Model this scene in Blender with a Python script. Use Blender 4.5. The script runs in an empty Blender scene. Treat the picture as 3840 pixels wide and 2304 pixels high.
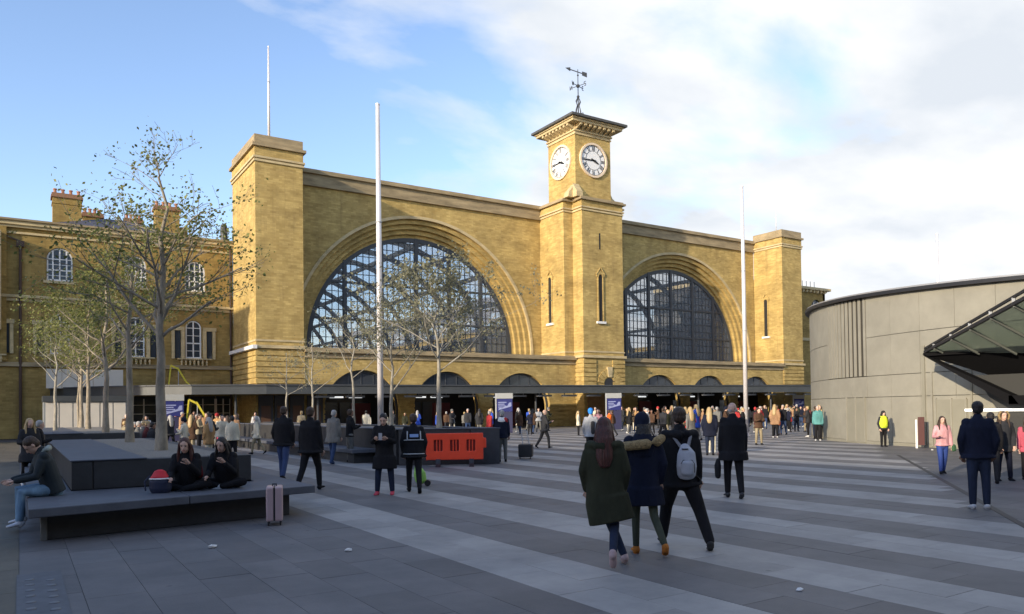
import bpy, bmesh, math, random
import numpy as np
from mathutils import Vector, Matrix
R = math.radians
random.seed(7)
sc = bpy.context.scene
col = sc.collection

# ------------------------------------------------------------------ camera
F, YAW, PITCH, ROLL, CYP = 2854.66, 0.5741, 0.0187, 0.0127, 1482.85
CAM = Vector((-15.0918, -59.0579, 1.69))
r0 = Vector((math.cos(YAW), -math.sin(YAW), 0))
f0 = Vector((math.sin(YAW), math.cos(YAW), 0))
fw = f0*math.cos(PITCH) + Vector((0, 0, 1))*math.sin(PITCH)
u0 = Vector((0, 0, 1))*math.cos(PITCH) - f0*math.sin(PITCH)
right = r0*math.cos(ROLL) - u0*math.sin(ROLL)
up = u0*math.cos(ROLL) + r0*math.sin(ROLL)
cam_d = bpy.data.cameras.new('camera')
cam = bpy.data.objects.new('camera', cam_d); col.objects.link(cam)
M4 = Matrix((right, up, -fw)).transposed().to_4x4(); M4.translation = CAM
cam.matrix_world = M4
cam_d.sensor_width = 36; cam_d.lens = F/3840*36
cam_d.shift_y = (CYP-1152)/3840
cam_d.clip_start = 0.1; cam_d.clip_end = 5000
sc.camera = cam

# ------------------------------------------------------------------ light and sky
SUN_EL, SUN_AZ = R(16.0), R(73.0)            # azimuth measured from the facade normal towards -X
sdir = Vector((-math.sin(SUN_AZ)*math.cos(SUN_EL), -math.cos(SUN_AZ)*math.cos(SUN_EL), math.sin(SUN_EL)))
sl = bpy.data.lights.new('sun', 'SUN'); sl.energy = 4.3; sl.angle = R(0.6); sl.color = (1.0, 0.86, 0.66)
so = bpy.data.objects.new('sun', sl); col.objects.link(so)
so.rotation_euler = (-sdir).to_track_quat('-Z', 'Y').to_euler()
sc.view_settings.view_transform = 'Standard'; sc.view_settings.look = 'None'
sc.view_settings.gamma = 1; sc.view_settings.use_curve_mapping = False
sc.view_settings.exposure = 0.42
world = bpy.data.worlds.new('World'); sc.world = world; world.use_nodes = True
wn, wl = world.node_tree.nodes, world.node_tree.links
wn.clear()
def N(nt, t, **k):
    n = nt.new(t)
    for a, b in k.items():
        if a.startswith('i_'):
            n.inputs[a[2:].replace('_', ' ')].default_value = b
        else: setattr(n, a, b)
    return n
wo = N(wn, 'ShaderNodeOutputWorld'); bg = N(wn, 'ShaderNodeBackground'); bg.inputs['Strength'].default_value = 0.138
sky = N(wn, 'ShaderNodeTexSky', sky_type='NISHITA', sun_disc=False, sun_elevation=SUN_EL, sun_rotation=R(180+73),
        altitude=50, air_density=1.0, dust_density=0.6, ozone_density=3.0)
tc = N(wn, 'ShaderNodeTexCoord')
# cloud layer: direction projected on a flat layer high above
sep = N(wn, 'ShaderNodeSeparateXYZ'); wl.new(tc.outputs['Generated'], sep.inputs[0])
zc = N(wn, 'ShaderNodeMath', operation='MAXIMUM'); zc.inputs[1].default_value = 0.0; wl.new(sep.outputs['Z'], zc.inputs[0])
za = N(wn, 'ShaderNodeMath', operation='ADD'); za.inputs[1].default_value = 0.22; wl.new(zc.outputs[0], za.inputs[0])
dx = N(wn, 'ShaderNodeMath', operation='DIVIDE'); wl.new(sep.outputs['X'], dx.inputs[0]); wl.new(za.outputs[0], dx.inputs[1])
dy = N(wn, 'ShaderNodeMath', operation='DIVIDE'); wl.new(sep.outputs['Y'], dy.inputs[0]); wl.new(za.outputs[0], dy.inputs[1])
cmb = N(wn, 'ShaderNodeCombineXYZ'); wl.new(dx.outputs[0], cmb.inputs[0]); wl.new(dy.outputs[0], cmb.inputs[1])
n1 = N(wn, 'ShaderNodeTexNoise', noise_dimensions='3D'); n1.inputs['Scale'].default_value = 1.7
n1.inputs['Detail'].default_value = 9; n1.inputs['Roughness'].default_value = 0.52; n1.inputs['Distortion'].default_value = 0.25
mp = N(wn, 'ShaderNodeMapping'); mp.inputs['Location'].default_value = (3.1, 1.7, 0.0); mp.inputs['Rotation'].default_value = (0, 0, R(25)); mp.inputs['Scale'].default_value = (1.0, 1.35, 1)
wl.new(cmb.outputs[0], mp.inputs['Vector']); wl.new(mp.outputs[0], n1.inputs['Vector'])
# more cloud towards +X (east): bank = noise + 0.28 * x direction
bx = N(wn, 'ShaderNodeMath', operation='MULTIPLY_ADD'); bx.inputs[1].default_value = 0.72; bx.inputs[2].default_value = -0.37
wl.new(sep.outputs['X'], bx.inputs[0])
cs = N(wn, 'ShaderNodeMath', operation='ADD'); wl.new(n1.outputs['Fac'], cs.inputs[0]); wl.new(bx.outputs[0], cs.inputs[1])
cr = N(wn, 'ShaderNodeValToRGB'); cr.color_ramp.elements[0].position = 0.415; cr.color_ramp.elements[1].position = 0.62
cr.color_ramp.elements[0].color = (0, 0, 0, 1); cr.color_ramp.elements[1].color = (1, 1, 1, 1)
wl.new(cs.outputs[0], cr.inputs[0])
cdim = N(wn, 'ShaderNodeTexNoise'); cdim.inputs['Scale'].default_value = 2.1; cdim.inputs['Detail'].default_value = 6; wl.new(mp.outputs[0], cdim.inputs['Vector'])
cc = N(wn, 'ShaderNodeValToRGB'); cc.color_ramp.elements[0].position = 0.36; cc.color_ramp.elements[1].position = 0.60
cc.color_ramp.elements[0].color = (4.3, 4.6, 5.0, 1); cc.color_ramp.elements[1].color = (5.9, 5.95, 6.0, 1)
wl.new(cdim.outputs['Fac'], cc.inputs[0])
skb = N(wn, 'ShaderNodeMix', data_type='RGBA', blend_type='MULTIPLY'); skb.inputs['Factor'].default_value = 1
skb.inputs[7].default_value = (2.12, 1.84, 1.78, 1)
wl.new(sky.outputs[0], skb.inputs[6])
mixc = N(wn, 'ShaderNodeMix', data_type='RGBA'); wl.new(cr.outputs[0], mixc.inputs['Factor'])
wl.new(skb.outputs[2], mixc.inputs[6]); wl.new(cc.outputs[0], mixc.inputs[7])
wl.new(mixc.outputs[2], bg.inputs['Color']); wl.new(bg.outputs[0], wo.inputs[0])

# ------------------------------------------------------------------ materials
MATS = {}
def mat(name, c, rough=0.8, metal=0.0, var=0.0, scale=3.0, bump=0.0, bscale=40.0, spec=0.5, emit=None, stretch=(1, 1, 1), dark=None, coord='Object'):
    if name in MATS: return MATS[name]
    m = bpy.data.materials.new(name); m.use_nodes = True; nt, l = m.node_tree.nodes, m.node_tree.links
    b = nt['Principled BSDF']; b.inputs['Roughness'].default_value = rough; b.inputs['Metallic'].default_value = metal
    b.inputs['Specular IOR Level'].default_value = spec
    b.inputs['Base Color'].default_value = (*c, 1)
    if var or bump:
        g = N(nt, 'ShaderNodeNewGeometry'); mpn = N(nt, 'ShaderNodeMapping'); mpn.inputs['Scale'].default_value = stretch
        if coord == 'Object':
            t = N(nt, 'ShaderNodeTexCoord'); l.new(t.outputs['Object'], mpn.inputs[0])
        else: l.new(g.outputs['Position'], mpn.inputs[0])
    if var:
        n = N(nt, 'ShaderNodeTexNoise'); n.inputs['Scale'].default_value = scale; n.inputs['Detail'].default_value = 7; n.inputs['Roughness'].default_value = .65
        l.new(mpn.outputs[0], n.inputs['Vector'])
        rp = N(nt, 'ShaderNodeValToRGB'); rp.color_ramp.elements[0].position = .3; rp.color_ramp.elements[1].position = .7
        d = dark or tuple(x*(1-var) for x in c); w = tuple(min(1, x*(1+var)) for x in c)
        rp.color_ramp.elements[0].color = (*d, 1); rp.color_ramp.elements[1].color = (*w, 1)
        l.new(n.outputs['Fac'], rp.inputs[0]); l.new(rp.outputs[0], b.inputs['Base Color'])
    if bump:
        n2 = N(nt, 'ShaderNodeTexNoise'); n2.inputs['Scale'].default_value = bscale; n2.inputs['Detail'].default_value = 5
        l.new(mpn.outputs[0], n2.inputs['Vector'])
        bp_ = N(nt, 'ShaderNodeBump'); bp_.inputs['Strength'].default_value = bump; bp_.inputs['Distance'].default_value = .02
        l.new(n2.outputs['Fac'], bp_.inputs['Height']); l.new(bp_.outputs[0], b.inputs['Normal'])
    if emit:
        b.inputs['Emission Color'].default_value = (*c, 1); b.inputs['Emission Strength'].default_value = emit
    MATS[name] = m; return m

def brick_mat(name, c1, c2, c3, soot=0.5):
    """stock brick: fine courses, patchy washed tones, dark weathering streaks"""
    m = bpy.data.materials.new(name); m.use_nodes = True; nt, l = m.node_tree.nodes, m.node_tree.links
    b = nt['Principled BSDF']; b.inputs['Roughness'].default_value = .9; b.inputs['Specular IOR Level'].default_value = .2
    g = N(nt, 'ShaderNodeNewGeometry'); s = N(nt, 'ShaderNodeSeparateXYZ'); l.new(g.outputs['Position'], s.inputs[0])
    add = N(nt, 'ShaderNodeMath', operation='ADD'); l.new(s.outputs[0], add.inputs[0]); l.new(s.outputs[1], add.inputs[1])
    cm = N(nt, 'ShaderNodeCombineXYZ'); l.new(add.outputs[0], cm.inputs[0]); l.new(s.outputs[2], cm.inputs[1])
    br = N(nt, 'ShaderNodeTexBrick'); l.new(cm.outputs[0], br.inputs['Vector'])
    br.inputs['Scale'].default_value = 1; br.inputs['Brick Width'].default_value = .45; br.inputs['Row Height'].default_value = .15
    br.inputs['Mortar Size'].default_value = .012; br.inputs['Mortar Smooth'].default_value = .5; br.inputs['Bias'].default_value = 0
    br.inputs['Color1'].default_value = (*c1, 1); br.inputs['Color2'].default_value = (*c2, 1); br.inputs['Mortar'].default_value = tuple(x*.78 for x in c1)+(1,)
    n = N(nt, 'ShaderNodeTexNoise'); n.inputs['Scale'].default_value = .55; n.inputs['Detail'].default_value = 9; n.inputs['Roughness'].default_value = .65
    l.new(g.outputs['Position'], n.inputs['Vector'])
    rp = N(nt, 'ShaderNodeValToRGB'); rp.color_ramp.elements[0].position = .35; rp.color_ramp.elements[1].position = .66
    rp.color_ramp.elements[0].color = (*c3, 1); rp.color_ramp.elements[1].color = (1.12, 1.1, 1.04, 1)
    l.new(n.outputs['Fac'], rp.inputs[0])
    mx = N(nt, 'ShaderNodeMix', data_type='RGBA', blend_type='MULTIPLY'); mx.inputs['Factor'].default_value = 1
    l.new(br.outputs['Color'], mx.inputs[6]); l.new(rp.outputs[0], mx.inputs[7])
    mp2 = N(nt, 'ShaderNodeMapping'); mp2.inputs['Scale'].default_value = (1.6, 1.6, .16); l.new(g.outputs['Position'], mp2.inputs[0])
    n2 = N(nt, 'ShaderNodeTexNoise'); n2.inputs['Scale'].default_value = 1.0; n2.inputs['Detail'].default_value = 8; n2.inputs['Roughness'].default_value = .7
    l.new(mp2.outputs[0], n2.inputs['Vector'])
    r2 = N(nt, 'ShaderNodeValToRGB'); r2.color_ramp.elements[0].position = .54; r2.color_ramp.elements[1].position = .74
    r2.color_ramp.elements[0].color = (0, 0, 0, 1); r2.color_ramp.elements[1].color = (soot, soot, soot, 1)
    l.new(n2.outputs['Fac'], r2.inputs[0])
    m2 = N(nt, 'ShaderNodeMix', data_type='RGBA', blend_type='MIX'); l.new(r2.outputs[0], m2.inputs['Factor'])
    l.new(mx.outputs[2], m2.inputs[6]); m2.inputs[7].default_value = (c2[0]*.55, c2[1]*.52, c2[2]*.6, 1)
    mp3 = N(nt, 'ShaderNodeMapping'); mp3.inputs['Scale'].default_value = (.12, .12, 1.5); l.new(g.outputs['Position'], mp3.inputs[0])
    n4 = N(nt, 'ShaderNodeTexNoise'); n4.inputs['Scale'].default_value = 1.0; n4.inputs['Detail'].default_value = 8; n4.inputs['Roughness'].default_value = .75; n4.inputs['Distortion'].default_value = .15
    l.new(mp3.outputs[0], n4.inputs['Vector']); r4 = N(nt, 'ShaderNodeValToRGB'); r4.color_ramp.elements[0].position = .38; r4.color_ramp.elements[1].position = .62
    r4.color_ramp.elements[0].color = (.90, .89, .88, 1); r4.color_ramp.elements[1].color = (1.08, 1.08, 1.06, 1); l.new(n4.outputs['Fac'], r4.inputs[0])
    m5 = N(nt, 'ShaderNodeMix', data_type='RGBA', blend_type='MULTIPLY'); m5.inputs['Factor'].default_value = 1
    l.new(m2.outputs[2], m5.inputs[6]); l.new(r4.outputs[0], m5.inputs[7]); l.new(m5.outputs[2], b.inputs['Base Color'])
    bp_ = N(nt, 'ShaderNodeBump'); bp_.inputs['Strength'].default_value = .35; bp_.inputs['Distance'].default_value = .02
    l.new(br.outputs['Fac'], bp_.inputs['Height']); bp_.invert = True; l.new(bp_.outputs[0], b.inputs['Normal'])
    MATS[name] = m; return m
BRICK = brick_mat('stock brick', (.54, .405, .165), (.40, .29, .11), (.74, .72, .68), .55)
BRICKD = brick_mat('older stock brick', (.40, .285, .105), (.30, .21, .075), (.70, .68, .62), .5)
STONE = mat('weathered parapet stone', (.30, .235, .135), .9, var=.38, scale=1.6, bump=.4, bscale=8, stretch=(.35, .35, 1.5), coord='W')
STONEL = mat('pale cornice stone', (.50, .40, .22), .9, var=.25, scale=1.8, bump=.3, bscale=8, stretch=(.5, .5, 1.2), coord='W')
WHITE = mat('white paint', (.75, .74, .70), .6, var=.05, scale=2)
LEAD = mat('roof lead', (.07, .07, .065), .6, var=.3, scale=2, coord='W')
SLATE = mat('roof slate', (.075, .072, .09), .6, var=.3, scale=4, coord='W')
IRON = mat('dark glazing iron', (.045, .050, .056), .55, var=.2, scale=2, coord='W')
IRONL = mat('grey canopy steel', (.062, .068, .07), .45, metal=.2, var=.15, scale=.8, coord='W')
BLACK = mat('black paint', (.02, .02, .022), .5)
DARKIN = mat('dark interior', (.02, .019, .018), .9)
CONC = mat('beige drum stone', (.262, .248, .198), .8, var=.12, scale=.9, bump=.15, bscale=12, coord='W')
CONC2 = mat('beige drum stone door', (.235, .222, .170), .8, var=.08, scale=1.2, coord='W')
GRANITE = mat('dark bench granite', (.036, .036, .037), .55, var=.22, scale=5, bump=.1, bscale=60, coord='W')
GRANITET = mat('bench granite coping', (.085, .092, .11), .6, var=.2, scale=3, coord='W')
GRAVEL = mat('planter gravel', (.22, .20, .17), .95, var=.35, scale=30, bump=.6, bscale=60, coord='W')
HOARD = mat('cream shutter', (.55, .51, .43), .7, var=.06, scale=1.5, coord='W')
POLE = mat('brushed flagpole steel', (.72, .69, .68), .4, metal=.25, var=.08, scale=1, coord='W')
BLUE = mat('sign navy', (.02, .025, .13), .4)
BLUEL = mat('sign lettering', (.22, .25, .42), .5)
GREYF = mat('sign frame', (.35, .36, .36), .45)
YEL = mat('yellow ribbon', (.55, .46, .03), .6)
SKIN = mat('skin', (.60, .38, .28), .55, var=.05, scale=20)
SKIND = mat('brown skin', (.28, .15, .10), .55, var=.05, scale=20)
def cloth(name, c, r=.85): return mat('cloth '+name, c, r, var=.35, scale=5, bump=1.0, bscale=9, spec=.2, stretch=(1, 1, .45))

def glass(name, tint, alpha, rough=.06, c=(.10, .125, .15)):
    if name in MATS: return MATS[name]
    m = bpy.data.materials.new(name); m.use_nodes = True; nt, l = m.node_tree.nodes, m.node_tree.links
    nt.clear(); o = N(nt, 'ShaderNodeOutputMaterial'); t = N(nt, 'ShaderNodeBsdfTransparent'); t.inputs[0].default_value = (*tint, 1)
    p = N(nt, 'ShaderNodeBsdfPrincipled'); p.inputs['Base Color'].default_value = (*c, 1); p.inputs['Roughness'].default_value = rough
    g = N(nt, 'ShaderNodeNewGeometry'); n = N(nt, 'ShaderNodeTexNoise'); n.inputs['Scale'].default_value = 1.1; n.inputs['Detail'].default_value = 4
    l.new(g.outputs['Position'], n.inputs['Vector']); bp_ = N(nt, 'ShaderNodeBump'); bp_.inputs['Strength'].default_value = .25; bp_.inputs['Distance'].default_value = .05
    l.new(n.outputs['Fac'], bp_.inputs['Height']); l.new(bp_.outputs[0], p.inputs['Normal'])
    x = N(nt, 'ShaderNodeMixShader'); x.inputs[0].default_value = alpha
    l.new(t.outputs[0], x.inputs[1]); l.new(p.outputs[0], x.inputs[2]); l.new(x.outputs[0], o.inputs[0]); MATS[name] = m; return m
GL = glass('station glass', (.94, .95, .96), .18, .10, (.34, .35, .36))
GLR = glass('shed roof glass', (.94, .95, .96), .16, .5, (.8, .8, .8))
GLD = glass('dark window glass', (.3, .32, .35), .8, .08, (.05, .06, .075))
GLC = glass('canopy glass', (.72, .80, .74), .45, .3, (.40, .45, .38))

# ------------------------------------------------------------------ mesh helpers
class MB:
    def __init__(s): s.v, s.f, s.m = [], [], []
    def add(s, vs, fs, mi=0):
        o = len(s.v); s.v += [tuple(p) for p in vs]; s.f += [tuple(i+o for i in f) for f in fs]; s.m += [mi]*len(fs)
    def box(s, x0, x1, y0, y1, z0, z1, mi=0):
        s.add([(x0,y0,z0),(x1,y0,z0),(x1,y1,z0),(x0,y1,z0),(x0,y0,z1),(x1,y0,z1),(x1,y1,z1),(x0,y1,z1)],
              [(3,2,1,0),(4,5,6,7),(0,1,5,4),(1,2,6,5),(2,3,7,6),(3,0,4,7)], mi)
    def prism(s, pts, z0, z1, mi=0):     # polygon in XY (ccw) extruded in z
        n = len(pts); s.add([(*p[:2], z0) for p in pts]+[(*p[:2], z1) for p in pts],
              [tuple(range(n-1, -1, -1)), tuple(range(n, 2*n))]+[(i, (i+1) % n, n+(i+1) % n, n+i) for i in range(n)], mi)
    def wedge(s, pts, off, mi=0):        # planar 3d polygon extruded by vector off
        n = len(pts); off = Vector(off); s.add([Vector(p) for p in pts]+[Vector(p)+off for p in pts],
              [tuple(range(n)), tuple(range(2*n-1, n-1, -1))]+[((i+1) % n, i, n+i, n+(i+1) % n) for i in range(n)], mi)
    def bar(s, a, b, w, h=None, mi=0):   # square bar between two points
        a, b = Vector(a), Vector(b); h = h or w; t = (b-a).normalized()
        q = Vector((0, 0, 1)) if abs(t.z) < .95 else Vector((0, 1, 0))
        x = t.cross(q).normalized()*w/2; y = x.normalized().cross(t).normalized()*h/2
        s.add([a-x-y, a+x-y, a+x+y, a-x+y, b-x-y, b+x-y, b+x+y, b-x+y], [(3,2,1,0),(4,5,6,7),(0,1,5,4),(1,2,6,5),(2,3,7,6),(3,0,4,7)], mi)
    def tube(s, pts, rs, n=8, mi=0, cap=True):
        pts = [Vector(p) for p in pts]; o = len(s.v)
        for i, p in enumerate(pts):
            t = (pts[min(i+1, len(pts)-1)]-pts[max(i-1, 0)]).normalized()
            q = Vector((1, 0, 0)) if abs(t.x) < .8 else Vector((0, 1, 0))
            x = t.cross(q).normalized(); y = t.cross(x)
            r = rs[i] if hasattr(rs, '__len__') else rs
            for k in range(n):
                a = 2*math.pi*k/n; s.v.append(tuple(p+(x*math.cos(a)+y*math.sin(a))*r))
        for i in range(len(pts)-1):
            for k in range(n):
                s.f.append((o+i*n+k, o+(i+1)*n+k, o+(i+1)*n+(k+1) % n, o+i*n+(k+1) % n)); s.m.append(mi)
        if cap:
            s.f.append(tuple(o+k for k in range(n))); s.m.append(mi)
            e = o+(len(pts)-1)*n; s.f.append(tuple(e+n-1-k for k in range(n))); s.m.append(mi)
    def lathe(s, c, prof, n=24, mi=0):   # prof: (r, z)
        o = len(s.v)
        for r, z in prof:
            for k in range(n):
                a = 2*math.pi*k/n; s.v.append((c[0]+r*math.cos(a), c[1]+r*math.sin(a), z))
        for i in range(len(prof)-1):
            for k in range(n):
                s.f.append((o+i*n+k, o+i*n+(k+1) % n, o+(i+1)*n+(k+1) % n, o+(i+1)*n+k)); s.m.append(mi)
        s.f.append(tuple(o+n-1-k for k in range(n))); s.m.append(mi)
        e = o+(len(prof)-1)*n; s.f.append(tuple(e+k for k in range(n))); s.m.append(mi)
    def mesh(s, name, mats, smooth=False):
        me = bpy.data.meshes.new(name); me.from_pydata(s.v, [], s.f)
        for m in (mats if isinstance(mats, (list, tuple)) else [mats]): me.materials.append(m)
        if isinstance(mats, (list, tuple)) and len(mats) > 1: me.polygons.foreach_set('material_index', s.m)
        if smooth: me.polygons.foreach_set('use_smooth', [True]*len(s.f))
        me.update(); return me
    def build(s, name, mats, parent=None, smooth=False, fix=True):
        me = s.mesh(name, mats, smooth)
        if fix:
            b = bmesh.new(); b.from_mesh(me); bmesh.ops.recalc_face_normals(b, faces=b.faces); b.to_mesh(me); b.free()
        return link(name, me, parent)
def link(name, me, parent=None):
    o = bpy.data.objects.new(name, me); col.objects.link(o)
    if parent is not None: o.parent = parent
    return o
def tag(o, label=None, cat=None, group=None, kind=None):
    if label: o['label'] = label
    if cat: o['category'] = cat
    if group: o['group'] = group
    if kind: o['kind'] = kind
    return o
def empty(name, loc=(0, 0, 0), rz=0, label=None, cat=None, group=None):
    o = bpy.data.objects.new(name, None); col.objects.link(o); o.location = loc; o.rotation_euler = (0, 0, rz)
    o.empty_display_size = .3
    return tag(o, label, cat, group)
def bx(name, mats, parent, *a):
    m = MB(); m.box(*a); return m.build(name, mats, parent, fix=False)

# ------------------------------------------------------------------ pavement
def slab_mat(name, c):
    m = bpy.data.materials.new(name); m.use_nodes = True; nt, l = m.node_tree.nodes, m.node_tree.links
    b = nt['Principled BSDF']; b.inputs['Roughness'].default_value = .62; b.inputs['Specular IOR Level'].default_value = .4
    g = N(nt, 'ShaderNodeNewGeometry'); oi = N(nt, 'ShaderNodeObjectInfo')
    ad = N(nt, 'ShaderNodeMath', operation='ADD'); l.new(g.outputs['Random Per Island'], ad.inputs[0]); l.new(oi.outputs['Random'], ad.inputs[1])
    fr = N(nt, 'ShaderNodeMath', operation='FRACT'); l.new(ad.outputs[0], fr.inputs[0])
    r = N(nt, 'ShaderNodeValToRGB'); r.color_ramp.elements[0].color = tuple(x*.88 for x in c)+(1,); r.color_ramp.elements[1].color = tuple(x*1.12 for x in c)+(1,)
    l.new(fr.outputs[0], r.inputs[0])
    n = N(nt, 'ShaderNodeTexNoise'); n.inputs['Scale'].default_value = .9; n.inputs['Detail'].default_value = 9; n.inputs['Roughness'].default_value = .7
    l.new(g.outputs['Position'], n.inputs['Vector'])
    r2 = N(nt, 'ShaderNodeValToRGB'); r2.color_ramp.elements[0].position = .3; r2.color_ramp.elements[1].position = .72
    r2.color_ramp.elements[0].color = (.64, .65, .66, 1); r2.color_ramp.elements[1].color = (1.16, 1.12, 1.08, 1)
    l.new(n.outputs['Fac'], r2.inputs[0])
    v = N(nt, 'ShaderNodeTexVoronoi'); v.inputs['Scale'].default_value = 1.6; l.new(g.outputs['Position'], v.inputs['Vector'])
    r3 = N(nt, 'ShaderNodeValToRGB'); r3.color_ramp.elements[0].position = .03; r3.color_ramp.elements[1].position = .055
    r3.color_ramp.elements[0].color = (.55, .55, .56, 1); r3.color_ramp.elements[1].color = (1, 1, 1, 1); l.new(v.outputs['Distance'], r3.inputs[0])
    mx = N(nt, 'ShaderNodeMix', data_type='RGBA', blend_type='MULTIPLY'); mx.inputs['Factor'].default_value = 1
    l.new(r.outputs[0], mx.inputs[6]); l.new(r2.outputs[0], mx.inputs[7])
    m3 = N(nt, 'ShaderNodeMix', data_type='RGBA', blend_type='MULTIPLY'); m3.inputs['Factor'].default_value = .8
    l.new(mx.outputs[2], m3.inputs[6]); l.new(r3.outputs[0], m3.inputs[7]); l.new(m3.outputs[2], b.inputs['Base Color'])
    n3 = N(nt, 'ShaderNodeTexNoise'); n3.inputs['Scale'].default_value = 45; n3.inputs['Detail'].default_value = 4; l.new(g.outputs['Position'], n3.inputs['Vector'])
    bp_ = N(nt, 'ShaderNodeBump'); bp_.inputs['Strength'].default_value = .25; bp_.inputs['Distance'].default_value = .01
    l.new(n3.outputs['Fac'], bp_.inputs['Height']); l.new(bp_.outputs[0], b.inputs['Normal'])
    MATS[name] = m; return m
PL = slab_mat('light paving granite', (.325, .318, .308)); PD = slab_mat('dark paving granite', (.145, .142, .145)); PT = slab_mat('tan paving stone', (.13, .115, .085))
JOINT = mat('joint mortar', (.10, .10, .105), .95)
g = MB(); g.add([(-2200,-2200,-.034),(2200,-2200,-.034),(2200,2200,-.034),(-2200,2200,-.034)], [(0,1,2,3)])
ground = tag(g.build('ground', mat('city asphalt', (.055, .056, .06), .9, var=.2, scale=.3, coord='W'), fix=False), 'dark city ground around the square', kind='structure')
g = MB(); g.add([(-45,-75,-.03),(75,-75,-.03),(75,0,-.03),(-45,0,-.03)], [(0,1,2,3)])
pave = tag(g.build('pavement', JOINT, fix=False), 'granite paved square with light and dark stripes', kind='structure')
# line of the drain that ends the stripes
DA, DB = Vector((6.33, -46.98)), Vector((-3.48, -54.04))
def side(x, y): return (DB.x-DA.x)*(y-DA.y)-(DB.y-DA.y)*(x-DA.x)
def band(x, y):
    if x < -15.12: return 2
    if x < -11.0: return 1
    if side(x, y) < -0 and False: return 1
    if (y < -54.04 and x > -3.48-( -54.04-y)*1.39) : pass
    s = side(x, y)
    if s > 0 and x > -6: return 1
    if x > 7.5 and y < -44.5: return 1
    return 0 if ((x+11.0) % 2.17) < 1.07 else 1
slabs = []
edges = [-11.0]
rows = []
x = -11.0
while x < 62: rows += [(x, x+.535), (x+.535, x+1.07), (x+1.07, x+1.62), (x+1.62, x+2.17)]; x += 2.17
x = -11.0
while x > -15.1: rows.append((x-.5125, x)); x -= .5125
x = -15.12
while x > -40: rows.append((x-.6, x)); x -= .6
for ri, (a, b) in enumerate(rows):
    L = .95; y = -62 + (ri*.37 % 1)*L
    while y < -.9:
        slabs.append((a, b, y, y+L)); y += L
J = .0022
def slabgeo(m, a, b, y0, y1, mi, dz=0.):
    m.add([(a+J,y0+J,-.028),(b-J,y0+J,-.028),(b-J,y1-J,-.028),(a+J,y1-J,-.028),(a+J,y0+J,dz),(b-J,y0+J,dz),(b-J,y1-J,dz),(a+J,y1-J,dz)],
          [(4,5,6,7),(0,1,5,4),(1,2,6,5),(2,3,7,6),(3,0,4,7)], mi)
def inview(x, y):
    d = Vector((x, y, 0))-CAM; z = d.dot(f0); xx = d.dot(r0)
    return z > 4.2 and abs(xx/z) < .69, z
near, far = [], []
for s_ in slabs:
    cx, cy = (s_[0]+s_[1])/2, (s_[2]+s_[3])/2
    v, z = inview(cx, cy)
    (near if v else far).append((z, s_))
near.sort(); far += near[300:]; near = near[:300]
meshes = {}
for z, (a, b, y0, y1) in near:
    k = band((a+b)/2, (y0+y1)/2); key = (round(b-a, 3), k)
    if key not in meshes:
        m = MB(); slabgeo(m, -(b-a)/2, (b-a)/2, -.475, .475, 0); meshes[key] = m.mesh('paving_slab', [PL, PD, PT][k])
    o = link('paving_slab', meshes[key], pave); o.location = ((a+b)/2, (y0+y1)/2, random.uniform(-.0015, .0015))
m = MB()
for z, (a, b, y0, y1) in far:
    slabgeo(m, a, b, y0, y1, band((a+b)/2, (y0+y1)/2), random.uniform(-.001, .001))
tag(m.build('paving_slabs', [PL, PD, PT], pave, fix=False), kind='stuff')
# drain channel, service strip and studs along it
m = MB(); d = (DB-DA).normalized(); nrm = Vector((-d.y, d.x)); A = DA-d*4; B = DB+d*12
m.wedge([(*(A-nrm*.05), .001), (*(B-nrm*.05), .001), (*(B+nrm*.05), .001), (*(A+nrm*.05), .001)], (0, 0, .004))
tag(m.build('drain_channel', mat('drain steel', (.035, .037, .042), .6, metal=.3)), 'thin dark drain slot crossing the paving diagonally at the right', 'drain')
m = MB(); m.box(-15.12, -14.72, -62, -49.4, .001, .006)
strip = tag(m.build('drain_grating', mat('slot drain granite', (.095, .098, .108), .6, var=.25, scale=6, coord='W')), 'dark blue grey grating strip with studs, left foreground', 'grating')
m = MB(); m.lathe((0, 0), [(.045, 0), (.04, .006), (.02, .009)], 10); sm = m.mesh('stud', mat('worn stud', (.16, .165, .175), .6), True)
for i in range(44):
    o = link('stud', sm, strip); o.location = (-14.92+.09*(-1)**i, -55.8+i*.14, .006)

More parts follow.
